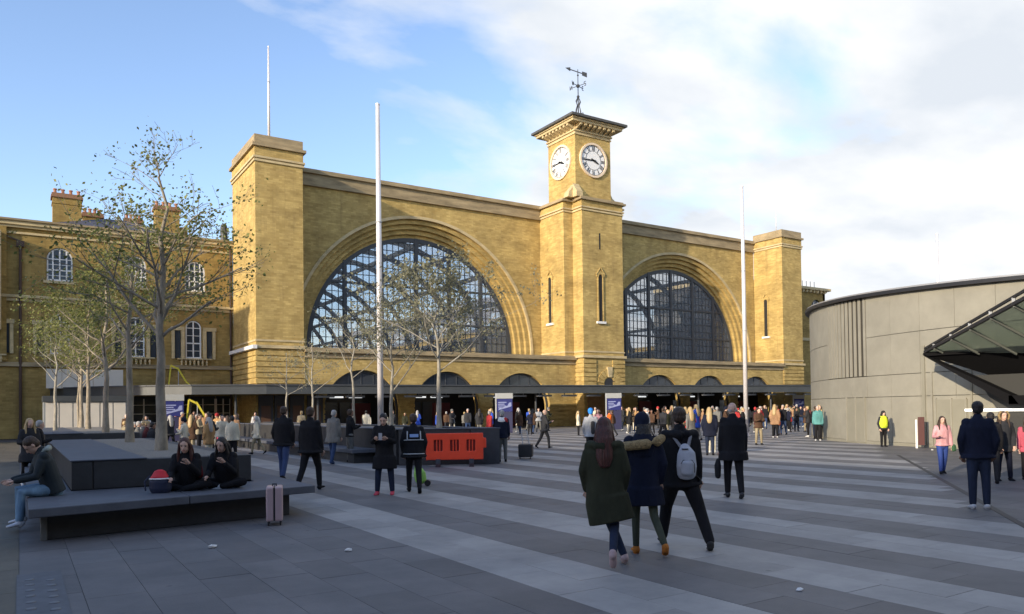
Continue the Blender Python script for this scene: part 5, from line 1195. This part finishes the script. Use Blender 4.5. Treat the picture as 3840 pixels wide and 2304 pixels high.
part(bp, 'front_pocket', BPW, lambda b: b.loft([(*U3(.03, -.150, .035), .045, .02), (*U3(.03, -.158, .10), .046, .02)], 12), 1.7, .010)
part(bp, 'pocket_zip', BLACK, lambda b: b.loft([(*U3(-.015, -.176, .10), .003), (*U3(.0, -.178, .125), .003), (*U3(.06, -.178, .125), .003), (*U3(.075, -.176, .10), .003), (*U3(.075, -.174, .04), .003)], 6), 1.7, .004, 0)
part(bp, 'carry_patch', BLACK, lambda b: b.loft([(*U3(.0, -.135, .20), .012, .004), (*U3(.04, -.135, .20), .012, .004)], 8), 1.7, .005, 0)
part(bp, 'strap', BPG, lambda b: (b.loft([(*U3(-.005, -.10, .215), .013, .006), (*U3(-.05, -.075, .285), .013, .007), (*U3(-.065, -.02, .325), .013, .007), (*U3(-.07, .06, .28), .013, .006)], 8), b.loft([(*U3(.045, -.10, .215), .013, .006), (*U3(.065, -.075, .285), .013, .007), (*U3(.068, -.02, .325), .013, .007), (*U3(.07, .06, .28), .013, .006)], 8)), 1.7, .008, 0)
# --- bald man with bag
t, ms, _ = hero('balding man in black coat and trousers walking away with a black bag', -3.98, -49.41, 1.74, cdir(.05, 1), 'stepR', 'down', dict(body=SKIN, coat=CM['black'], trousers=CM['black'], shoes=BLACK, hair=HR['grey']), hair='bald', coat=.12, coatw=1.16, girth=1.16, lean=.02, face=False)
_, _, w, _, _ = ms['_J']['arms'][0]
bgo = empty('shoulder_bag', (-3.98, -49.41, 0), cdir(.05, 1), 'black leather bag hanging from the balding man left hand', 'bag')
part(bgo, 'bag', CM['black'], lambda b: b.loft([(w.x-.03, w.y, w.z-.27, .03, .055), (w.x-.03, w.y, w.z-.16, .035, .06), (w.x-.025, w.y, w.z-.10, .02, .05)], 10), 1.74, .014)
part(bgo, 'handle', GREYF, lambda b: b.loft([(w.x-.03, w.y-.03, w.z-.12, .004), (w.x-.01, w.y-.01, w.z-.05, .004), (w.x-.03, w.y+.03, w.z-.12, .004)], 6), 1.74, .005, 0)
# --- man in navy at right, and the pair behind him
hero('tall man in dark navy jacket and jeans with pale trainers, standing at the right', -2.19, -52.85, 1.70, cdir(.35, 1), 'stand', 'pocket', dict(body=SKIND, coat=CM['navy'], trousers=CM['dkdenim'], shoes=mat('grey white trainers', (.45, .46, .48)), hair=HR['black']), hair='short', coat=.04, coatw=1.14, girth=1.1, face=False, lean=-.02)
hero('person in black jacket with a pale collar behind the tall man at the right', 2.1, -51.05, 1.48, cdir(.3, .9), 'stand', 'down', dict(body=SKIN, coat=CM['black'], trousers=CM['charcoal'], shoes=CM['black'], hair=HR['black']), hair='short', coat=.05, girth=1.1, vox=.018)
t, ms, _ = hero('woman in dark coat with fur lined hood facing us near the right edge', 2.95, -50.9, 1.50, cdir(-.1, -1), 'apart', 'pocket', dict(body=SKIN, coat=CM['charcoal'], trousers=CM['navy'], shoes=CM['black'], hair=HR['brown']), hair='long', coat=.1, girth=1.08, vox=.016)
hc = ms['_hc']; part(t, 'fur_trim', FUR, lambda b: b.loft([(hc.x-.055, hc.y+.01, hc.z-.05, .017), (hc.x-.072, hc.y+.01, hc.z+.01, .018), (hc.x-.04, hc.y+.01, hc.z+.065, .018), (hc.x+.04, hc.y+.01, hc.z+.065, .018), (hc.x+.072, hc.y+.01, hc.z+.01, .018), (hc.x+.055, hc.y+.01, hc.z-.05, .017)], 8), 1.5, .012, 0); addface(t, ms, 1.5)
t, ms, _ = hero('child in pink coat cut by the right edge of the picture', 3.62, -51.1, 1.36, cdir(-.6, -1), 'stand', 'down', dict(body=SKIN, coat=mat('cloth rose', (.45, .08, .12), .8), trousers=CM['black'], shoes=CM['black'], hair=HR['brown']), hair='long', coat=.08, vox=.018)
t, ms, _ = hero('woman in pale pink jumper and blue jeans walking towards us before the round building', 3.65, -49.22, 1.37, cdir(-.15, -1), 'stepL', 'bagL', dict(body=SKIN, coat=CM['pink'], trousers=mat('cloth bright jeans', (.02, .05, .22)), shoes=CM['black'], hair=HR['brown']), hair='long', coat=.02, girth=1.12, vox=.015); addface(t, ms, 1.37)
bo = empty('handbag', (3.65, -49.22, 0), cdir(-.15, -1), 'dark green handbag at the side of the woman in pale pink', 'handbag'); s_, e, w, f, sg = ms['_J']['arms'][0]
part(bo, 'bag', CM['green'], lambda b: b.loft([(w.x-.03, w.y+.0, w.z-.08, .05, .03), (w.x-.03, w.y, w.z-.01, .04, .03)], 10), 1.37, .014)
t, ms, _ = hero('woman with curly dark hair and yellow vest, leaning before the round building', 14.2, -41.35, 1.42, cdir(.1, -1), 'stand', 'pocket', dict(body=SKIN, coat=CM['charcoal'], trousers=CM['black'], shoes=CM['black'], hair=HR['black']), hair='curly', coat=.04, girth=1.12, vox=.018); addface(t, ms, 1.42)
Uv = ms['_J']['up']; part(t, 'hi_vis_vest', CM['hivis'], lambda b: b.loft([(*Uv(0, 0, .07), .128, .10), (*Uv(0, 0, .2), .134, .102), (*Uv(0, 0, .29), .115, .085)], 14), 1.42, .016)
# --- men left of centre
hero('man in black jacket and blue jeans walking away, left of the pair beyond the bench', -9.55, -39.9, 1.81, cdir(.2, 1), 'stepR', 'pocket', dict(body=SKIN, coat=CM['black'], trousers=mat('cloth mid jeans', (.03, .055, .14)), shoes=CM['black'], hair=HR['brown']), hair='short', coat=.05, coatw=1.15, girth=1.18, face=False, lean=.05, vox=.016)
hero('man in black jacket and dark trousers walking away, right of the pair beyond the bench', -9.83, -42.88, 1.79, cdir(.3, 1), 'walkL', 'down', dict(body=SKIN, coat=CM['black'], trousers=CM['black'], shoes=CM['black'], hair=HR['brown']), hair='short', coat=.06, coatw=1.18, girth=1.18, face=False, lean=.02, vox=.016)
hero('person in grey coat and jeans leaning by the planter bench', -6.6, -35.2, 1.72, cdir(.4, 1), 'stepR', 'down', dict(body=SKIN, coat=CM['grey'], trousers=CM['denim'], shoes=CM['denim'], hair=HR['grey']), hair='short', coat=.12, coatw=1.2, girth=1.12, face=False, lean=.12, vox=.018)
hero('man with dark top and grey trousers standing by the planter bench', -5.9, -34.9, 1.74, cdir(.8, .5), 'stand', 'phone', dict(body=SKIND, coat=CM['black'], trousers=CM['grey'], shoes=CM['black'], hair=HR['maroon'] if 'maroon' in HR else HR['brown']), hair='short', coat=.03, girth=1.0, face=False, vox=.018)
t, ms, _ = hero('young person in long black coat and red trainers looking at a phone', -8.89, -44.69, 1.64, cdir(-.05, -1), 'apart', 'phone', dict(body=SKIN, coat=CM['black'], trousers=CM['dkdenim'], shoes=mat('pink red trainers', (.55, .06, .09)), hair=HR['black']), hair='short', coat=.20, coatw=1.15, girth=1.08, headdown=.8, vox=.014); addface(t, ms, 1.64)
a = ms['_J']['arms'][1][2]; b_ = ms['_J']['arms'][0][2]; c = (a+b_)/2*1.64
ph = empty('phone', (-8.89, -44.69, 0), cdir(-.05, -1), 'pale phone held in both hands by the person in the long black coat', 'phone'); m = MB(); m.box(c.x-.035, c.x+.035, c.y+.08, c.y+.09, c.z-.02, c.z+.12); m.build('phone_body', mat('phone grey', (.4, .4, .42), .3), ph)
t, ms, _ = hero('officer in black jacket with silver reflective bands seen from behind', -8.25, -44.71, 1.62, cdir(-.2, 1), 'walkR', 'pocket', dict(body=SKIN, coat=CM['black'], trousers=CM['black'], shoes=CM['black'], hair=HR['brown']), hair='short', coat=.06, coatw=1.2, girth=1.2, face=False, lean=.04, vox=.014)
Up = ms['_J']['up']; REF = mat('silver reflective', (.55, .57, .58), .4)
def bandring(b, z, rx, ry, dz=.012): b.loft([(*Up(0, 0, z), rx, ry), (*Up(0, 0, z+dz), rx, ry)], 20, caps=False)
part(t, 'reflective_band', REF, lambda b: bandring(b, -.022, .1405, .1075), 1.62, .010, 0)
part(t, 'reflective_band', REF, lambda b: bandring(b, .155, .1425, .1015), 1.62, .010, 0)
for sg in (-1, 1):
    part(t, 'reflective_strip', REF, lambda b: b.loft([(*Up(sg*.085, -.072, .17), .009, .006), (*Up(sg*.082, -.072, .27), .009, .006)], 8), 1.62, .008, 0)
m = MB(); cpt = [Up(x_, -.092, z_)*1.62 for x_, z_ in ((-.055, .195), (.055, .195), (.055, .235), (-.055, .235))]; m.wedge(cpt, (0, .01, 0)); m.build('blue_patch', mat('pale blue reflective', (.30, .45, .75), .4), t)
# --- seated man, left
t, ms, _ = hero('man in dark jacket and pale jeans sitting on the bench end looking down', -14.66, -45.55, 1.80, hd(-1, -.12), 'sit', 'lap', dict(body=SKIN, coat=mat('cloth dark green navy', (.012, .02, .024)), trousers=CM['paledenim'], shoes=mat('white trainers', (.62, .63, .66)), hair=HR['brown']), hair='short', coat=0, coatw=1.12, girth=1.18, lean=.30, headdown=1.0, vox=.013, z=0.0); addface(t, ms, 1.80)
t.location.z = .57-ms['_J']['pelvis_z']*1.80
Us = ms['_J']['up']; part(t, 'hood_lining', mat('cloth sage', (.30, .34, .30)), lambda b: (b.loft([(*Us(-.05, -.05, .34), .022), (*Us(0, -.07, .345), .026), (*Us(.05, -.05, .34), .022)], 10), [b.loft([(*Us(sg*.05, -.03, .345), .014), (*Us(sg*.042, .055, .27), .012), (*Us(sg*.03, .078, .12), .010)], 8) for sg in (-1, 1)]), 1.80, .010)
# ---- two girls sitting cross-legged on the slab
t, ms, _ = hero('girl with dark red hair in black coat sitting cross legged beside the striped bag', -12.82, -46.0, 1.62, cdir(.12, -1), 'cross', 'chin', dict(body=SKIN, coat=CM['black'], trousers=CM['black'], shoes=CM['black'], hair=HR['auburn']), hair='long', coat=0, coatw=1.15, girth=1.2, lean=.30, headturn=.1, vox=.012)
t.location.z = .54-ms['_J']['pelvis_z']*1.62; addface(t, ms, 1.62)
U4 = ms['_J']['up']; part(t, 'scarf', CM['crimson'], lambda b: (b.loft([(*U4(-.09, .02, .29), .03), (*U4(-.12, .03, .2), .032), (*U4(-.13, .04, .12), .028)], 8)), 1.62, .012)
t, ms, _ = hero('girl with black hair in black coat sitting cross legged at the right bench end', -12.22, -46.0, 1.62, cdir(-.05, -1), 'cross', 'chin', dict(body=SKIN, coat=CM['black'], trousers=CM['black'], shoes=mat('white plimsolls', (.55, .55, .54)), hair=HR['black']), hair='long', coat=0, coatw=1.15, girth=1.2, lean=.34, headturn=-.1, vox=.012)
t.location.z = .54-ms['_J']['pelvis_z']*1.62; addface(t, ms, 1.62)
# striped bag on bench
bg2 = empty('backpack', (-13.28, -46.3, .48), -.3, 'navy backpack with red and white panel lying on the bench beside the girls', 'backpack')
NV = mat('navy nylon', (.014, .02, .05), .6)
part(bg2, 'bag', NV, lambda b: b.loft([(0, 0, .07, .19, .12), (0, 0, .2, .19, .12)], 16), 1, .014)
part(bg2, 'red_panel', mat('red nylon', (.65, .02, .03), .6), lambda b: b.loft([(-.01, 0, .265, .165, .105), (-.01, .01, .33, .12, .08)], 16, caps=True), 1, .012)
part(bg2, 'white_stripe', WHITE, lambda b: b.loft([(0, 0, .238, .194, .124), (0, 0, .262, .188, .120)], 18, caps=False), 1, .008, 0)
bg2.scale = (.85, .85, .88)
part(bg2, 'strap', NV, lambda b: b.loft([(-.18, .02, .3, .02, .008), (-.26, -.02, .2, .02, .008), (-.24, -.04, .05, .02, .008)], 8), 1, .012, 0)
# --- mid people
t, ms, _ = hero('traveller in navy top with red and white shoulders standing before the information sign', -2.0, -38.2, 1.65, cdir(-.1, 1), 'stand', 'down', dict(body=SKIN, coat=CM['navy'], trousers=CM['grey'], shoes=CM['black'], hair=HR['grey']), hair='short', coat=.05, girth=1.12, face=False, vox=.018)
Ut = ms['_J']['up']; part(t, 'shoulder_yoke', WHITE, lambda b: b.loft([(*Ut(0, -.01, .285), .105, .068), (*Ut(0, -.005, .315), .085, .055)], 14), 1.65, .014); part(t, 'red_yoke', CM['red'], lambda b: b.loft([(*Ut(.06, -.01, .30), .055, .06), (*Ut(.085, 0, .27), .04, .05)], 12), 1.65, .014)
t, ms, _ = hero('person in blue hood and white rucksack walking away behind the three friends', .57, -39.56, 1.66, cdir(0, 1), 'stepL', 'pocket', dict(body=SKIN, coat=CM['ltgrey'], trousers=CM['black'], shoes=CM['white'], hat=CM['brightblue']), hair='beanie', coat=.06, girth=1.2, face=False, vox=.018)
Ub = ms['_J']['up']; bb2 = empty('backpack', (.57, -39.56, 0), cdir(0, 1), 'dark rucksack on the back of the person in the blue hood', 'backpack'); part(bb2, 'bag', CM['charcoal'], lambda b: b.loft([(*Ub(.03, -.10, .02), .04, .03), (*Ub(.03, -.10, .22), .04, .03)], 10), 1.66, .016)
t, ms, _ = hero('man in grey jacket striding to the right across sunlit paving', 3.91, -32.2, 1.66, cdir(1, .25), 'walkL', 'phone', dict(body=SKIN, coat=CM['charcoal'], trousers=CM['charcoal'], shoes=CM['black'], hair=HR['grey']), hair='bald', coat=.08, girth=1.1, vox=.02)
bk = empty('wheeled_suitcase', (-.55, -37.4, 0), -YAW-.2, 'small black wheeled suitcase behind the traveller in navy', 'suitcase')
m = MB(); m.box(-.24, .24, -.16, .16, .06, .50); o = m.build('shell', BLACK, bk); md = o.modifiers.new('b', 'BEVEL'); md.width = .04; md.segments = 3
for sx in (-.18, .18):
    m = MB(); m.tube([(sx-.015, -.12, .04), (sx+.015, -.12, .04)], .04, 8); m.build('wheel', BLACK, bk)
m = MB(); m.bar((-.12, .1, .5), (-.2, .25, .95), .02); m.bar((.1, .1, .5), (.0, .25, .95), .02); m.bar((-.2, .25, .95), (.0, .25, .95), .03); m.build('pull_handle', GREYF, bk)
gb = empty('green_bag', (-7.55, -43.6, 0), cdir(0, 1), 'lime green and grey bag standing beside the officer', 'bag')
part(gb, 'bag', mat('lime nylon', (.28, .55, .10), .6), lambda b: b.loft([(0, 0, .13, .13, .09), (-.03, 0, .28, .14, .09), (-.08, 0, .45, .06, .05)], 12), 1, .016)
part(gb, 'side_pocket', mat('bag grey', (.4, .42, .42)), lambda b: b.loft([(-.04, -.09, .17, .06, .02), (-.06, -.09, .36, .05, .02)], 10), 1, .012)
m = MB(); m.tube([(.15, -.05, .07), (.15, .05, .07)], .07, 10); m.build('wheel', BLACK, gb)
yb = empty('yellow_bag', (-11.15, -32.3, .48), 0, 'round yellow bag resting on the planter seat behind the seated girls', 'bag')
part(yb, 'bag', mat('yellow nylon', (.75, .48, .02), .5), lambda b: b.loft([(0, 0, .08, .24, .2), (0, 0, .2, .16, .14)], 14), 1, .03)

# --- background crowd: template figures, then copies with their own clothes and labels
TPL = []
for i, (pose, arms, hair, coat, ln) in enumerate([('stand', 'down', 'short', .05, .02), ('stepL', 'swing', 'short', .04, .03), ('walkR', 'swing2', 'long', .10, .03), ('stand', 'pocket', 'long', .12, .0), ('apart', 'phone', 'short', .06, .04),
        ('walkL', 'swing', 'bun', .03, .05), ('stand', 'chin', 'beanie', .08, .02), ('stepR', 'bagL', 'long', .16, .02), ('sit', 'lap', 'short', 0, .12)]):
    TPL.append(make_person_meshes(1.0, pose, arms, lean=ln, hair=hair, coat=coat, coatw=1.1, girth=1.12, vox=.017, face=True, hands=False))
rc = random.Random(42)
NCO = {'black': 'black', 'charcoal': 'charcoal', 'navy': 'navy', 'grey': 'grey', 'ltgrey': 'light grey', 'white': 'white', 'red': 'red', 'khaki': 'khaki', 'tan': 'tan', 'teal': 'teal', 'brown': 'brown', 'blue': 'blue', 'camel': 'camel', 'green': 'dark green', 'cream': 'cream', 'maroon': 'maroon', 'hotpink': 'hot pink', 'orange': 'orange', 'pink': 'pink', 'purple': 'purple', 'olive': 'olive'}
TCO = {'black': 'black trousers', 'dkdenim': 'dark jeans', 'denim': 'blue jeans', 'grey': 'grey trousers', 'charcoal': 'charcoal trousers', 'khaki': 'khaki trousers', 'cream': 'cream trousers'}
HN = {'black': 'black', 'brown': 'brown', 'blond': 'blond', 'grey': 'grey'}
used = set(); occupied = []
def crowd(x, y, H, coatc=None, tr=None, hairc=None, tpl=None, facing=None, place='in the crowd before the station', group='crowd before the station', extra=''):
    for _ in range(200):
        c = coatc or rc.choice(['black', 'charcoal', 'navy', 'black', 'grey', 'charcoal', 'navy', 'ltgrey', 'white', 'red', 'khaki', 'tan', 'brown', 'black', 'blue', 'camel', 'charcoal', 'cream', 'maroon', 'olive', 'brown'])
        t_ = tr or rc.choice(list(TCO)); h_ = hairc or rc.choice(list(HN)); k = tpl if tpl is not None else rc.randrange(8)
        lab = f'person in {NCO[c]} coat and {TCO[t_]}, {HN[h_]} hair, {place}'
        if lab not in used: break
    used.add(lab); ms = TPL[k]; fc = facing if facing is not None else rc.uniform(0, 6.28)
    sk = SKIN if rc.random() < .75 else SKIND
    t, obs = put_person(ms, lab, x, y, fc, dict(body=sk, coat=CM[c], trousers=CM[t_], shoes=CM['black'] if rc.random() < .7 else CM['white'], hair=HR[h_], hat=CM[rc.choice(['navy', 'black', 'red', 'grey'])]), group=group)
    t.scale = (H, H, H); return t
def scatter(n, x0, x1, y0, y1, place, mind=.75, **k):
    c = 0; tries = 0
    while c < n and tries < n*60:
        tries += 1; x, y = rc.uniform(x0, x1), rc.uniform(y0, y1)
        if any((x-a)**2+(y-b)**2 < mind**2 for a, b in occupied): continue
        if -6.4 < x < -1.7 and y < -11: continue
        occupied.append((x, y)); crowd(x, y, rc.uniform(1.52, 1.8), place=place, **k); c += 1
crowd(21.6, -30.4, 1.62, 'orange', 'dkdenim', 'brown', 7, cdir(0, 1), 'near the right flagpole')
crowd(19.5, -30.8, 1.62, 'maroon', 'black', 'brown', 2, cdir(-.2, -1), 'by the right flagpole foot')
crowd(17.1, -36.3, 1.66, 'teal', 'black', 'grey', 0, cdir(-.3, -1), 'by the round building')
crowd(18.2, -35.6, 1.7, 'teal', 'charcoal', 'blond', 3, cdir(.3, -1), 'by the round building')
crowd(18.9, -34.9, 1.66, 'black', 'dkdenim', 'brown', 5, cdir(.3, 1), 'at the round building edge')
crowd(-6.2, -20.2, 1.58, 'tan', 'khaki', 'blond', 0, cdir(.1, -1), 'in the left sunlit group')
crowd(-7.0, -20.8, 1.55, 'cream', 'cream', 'blond', 3, cdir(.3, -1), 'in the left sunlit group')
crowd(-7.9, -19.8, 1.62, 'brown', 'khaki', 'grey', 4, cdir(.5, -1), 'in the left sunlit group')
crowd(-6.7, -18.6, 1.66, 'camel', 'grey', 'blond', 6, cdir(-.5, -1), 'in the left sunlit group')
crowd(-7.3, -22.2, 1.2, 'hotpink', 'black', 'blond', 2, cdir(0, -1), 'in the left sunlit group')
crowd(-7.91, -3.2, 1.5, 'white', 'black', 'brown', 4, cdir(0, -1), 'between two left trees')
crowd(-9.6, -5.2, 1.4, 'black', 'charcoal', 'brown', 0, cdir(.5, -1), 'leaning at the shutters')
crowd(-10.3, -5.4, 1.35, 'black', 'black', 'black', 4, cdir(.5, -1), 'leaning at the shutters')
crowd(-14.9, -37.6, 1.6, 'charcoal', 'black', 'blond', 7, cdir(.6, -.5), 'by the left planter edge')
crowd(-14.7, -36.5, 1.55, 'black', 'black', 'grey', 4, cdir(.6, .4), 'by the left planter edge')
crowd(-.9, -13.8, 1.74, 'khaki', 'khaki', 'blond', 0, cdir(0, 1), 'behind the middle planter')
crowd(-2.5, -9.5, 1.7, 'white', 'grey', 'brown', 3, cdir(0, -1), 'behind the middle planter')
crowd(3.0, -12.0, 1.66, 'black', 'black', 'grey', 4, cdir(0, -1), 'behind the budding trees')
crowd(5.8, -24.5, 1.6, 'red', 'charcoal', 'grey', 1, cdir(.6, .6), 'right of the middle planter')
crowd(11.5, -27.5, 1.6, 'orange', 'cream', 'brown', 5, cdir(.8, .3), 'crossing the sunlit paving')
crowd(8.7, -30.0, 1.66, 'pink', 'dkdenim', 'brown', 2, cdir(-.2, -1), 'beyond the three walkers')
for i, y in enumerate((-29.6, -28.4, -27.5, -25.9, -24.6, -22.8, -21.2)):
    o = crowd(-11.25, y, 1.66+.05*math.sin(i), tpl=8, facing=hd(1, rc.uniform(-.4, .4)), place='seated on the far planter')
    o.location.z = .50-TPL[8]['_J']['pelvis_z']*1.66+.09
for x, y in ((-9.3, -29.8), (-8.6, -28.6), (-9.7, -27.0), (-8.0, -26.2), (-9.0, -24.6), (-7.4, -24.0), (-8.4, -23.0), (-9.6, -31.2), (-9.8, -22.0), (-10.2, -30.2), (-8.9, -31.6), (-10.4, -26.2), (-7.0, -27.4), (-9.2, -20.6), (-10.0, -18.5)):
    crowd(x, y, rc.uniform(1.5, 1.66), place='behind the seated girls')
for x, y, h, cc_, fx in ((5.2, -40.4, 1.66, 'navy', 1), (6.4, -39.4, 1.62, 'charcoal', 1), (7.6, -37.2, 1.7, 'grey', 1), (8.8, -36.0, 1.64, 'red', -1), (9.8, -34.2, 1.66, 'black', 1), (12.2, -36.8, 1.6, 'brown', -1), (11.0, -33.6, 1.68, 'camel', 1), (3.0, -36.5, 1.3, 'purple', 1)):
    crowd(x, y, h, cc_, facing=cdir(rc.uniform(-.3, .3), fx), place='behind the three walkers')
tq = empty('turquoise_suitcase', (6.8, -22.8, 0), .3, 'small turquoise suitcase standing on the sunlit paving', 'suitcase')
m = MB(); m.box(-.2, .2, -.12, .12, .05, .6); m.build('shell', mat('turquoise', (.10, .45, .45), .5), tq); m = MB(); m.tube([(-.1, 0, .6), (-.1, 0, .8), (.1, 0, .8), (.1, 0, .6)], .015, 6); m.build('handle', BLACK, tq)
for sx in (-.14, .14):
    m = MB(); m.tube([(sx-.01, 0, .035), (sx+.01, 0, .035)], .035, 8); m.build('wheel', BLACK, tq)
scatter(16, 2, 14, -16, -7, 'before the left arcade arches')
scatter(12, 12, 22, -22, -9, 'between the middle signs')
scatter(26, 18, 34, -25, -12, 'before the clock tower')
scatter(34, 15, 32, -34, -20, 'mid square in sunlight')
scatter(22, 30, 48, -24, -15, 'before the right arcade arches')
scatter(14, -10, -3, -14, -4, 'under the left canopy')
scatter(8, 12, 20, -33, -26, 'on the sunlit stripes')
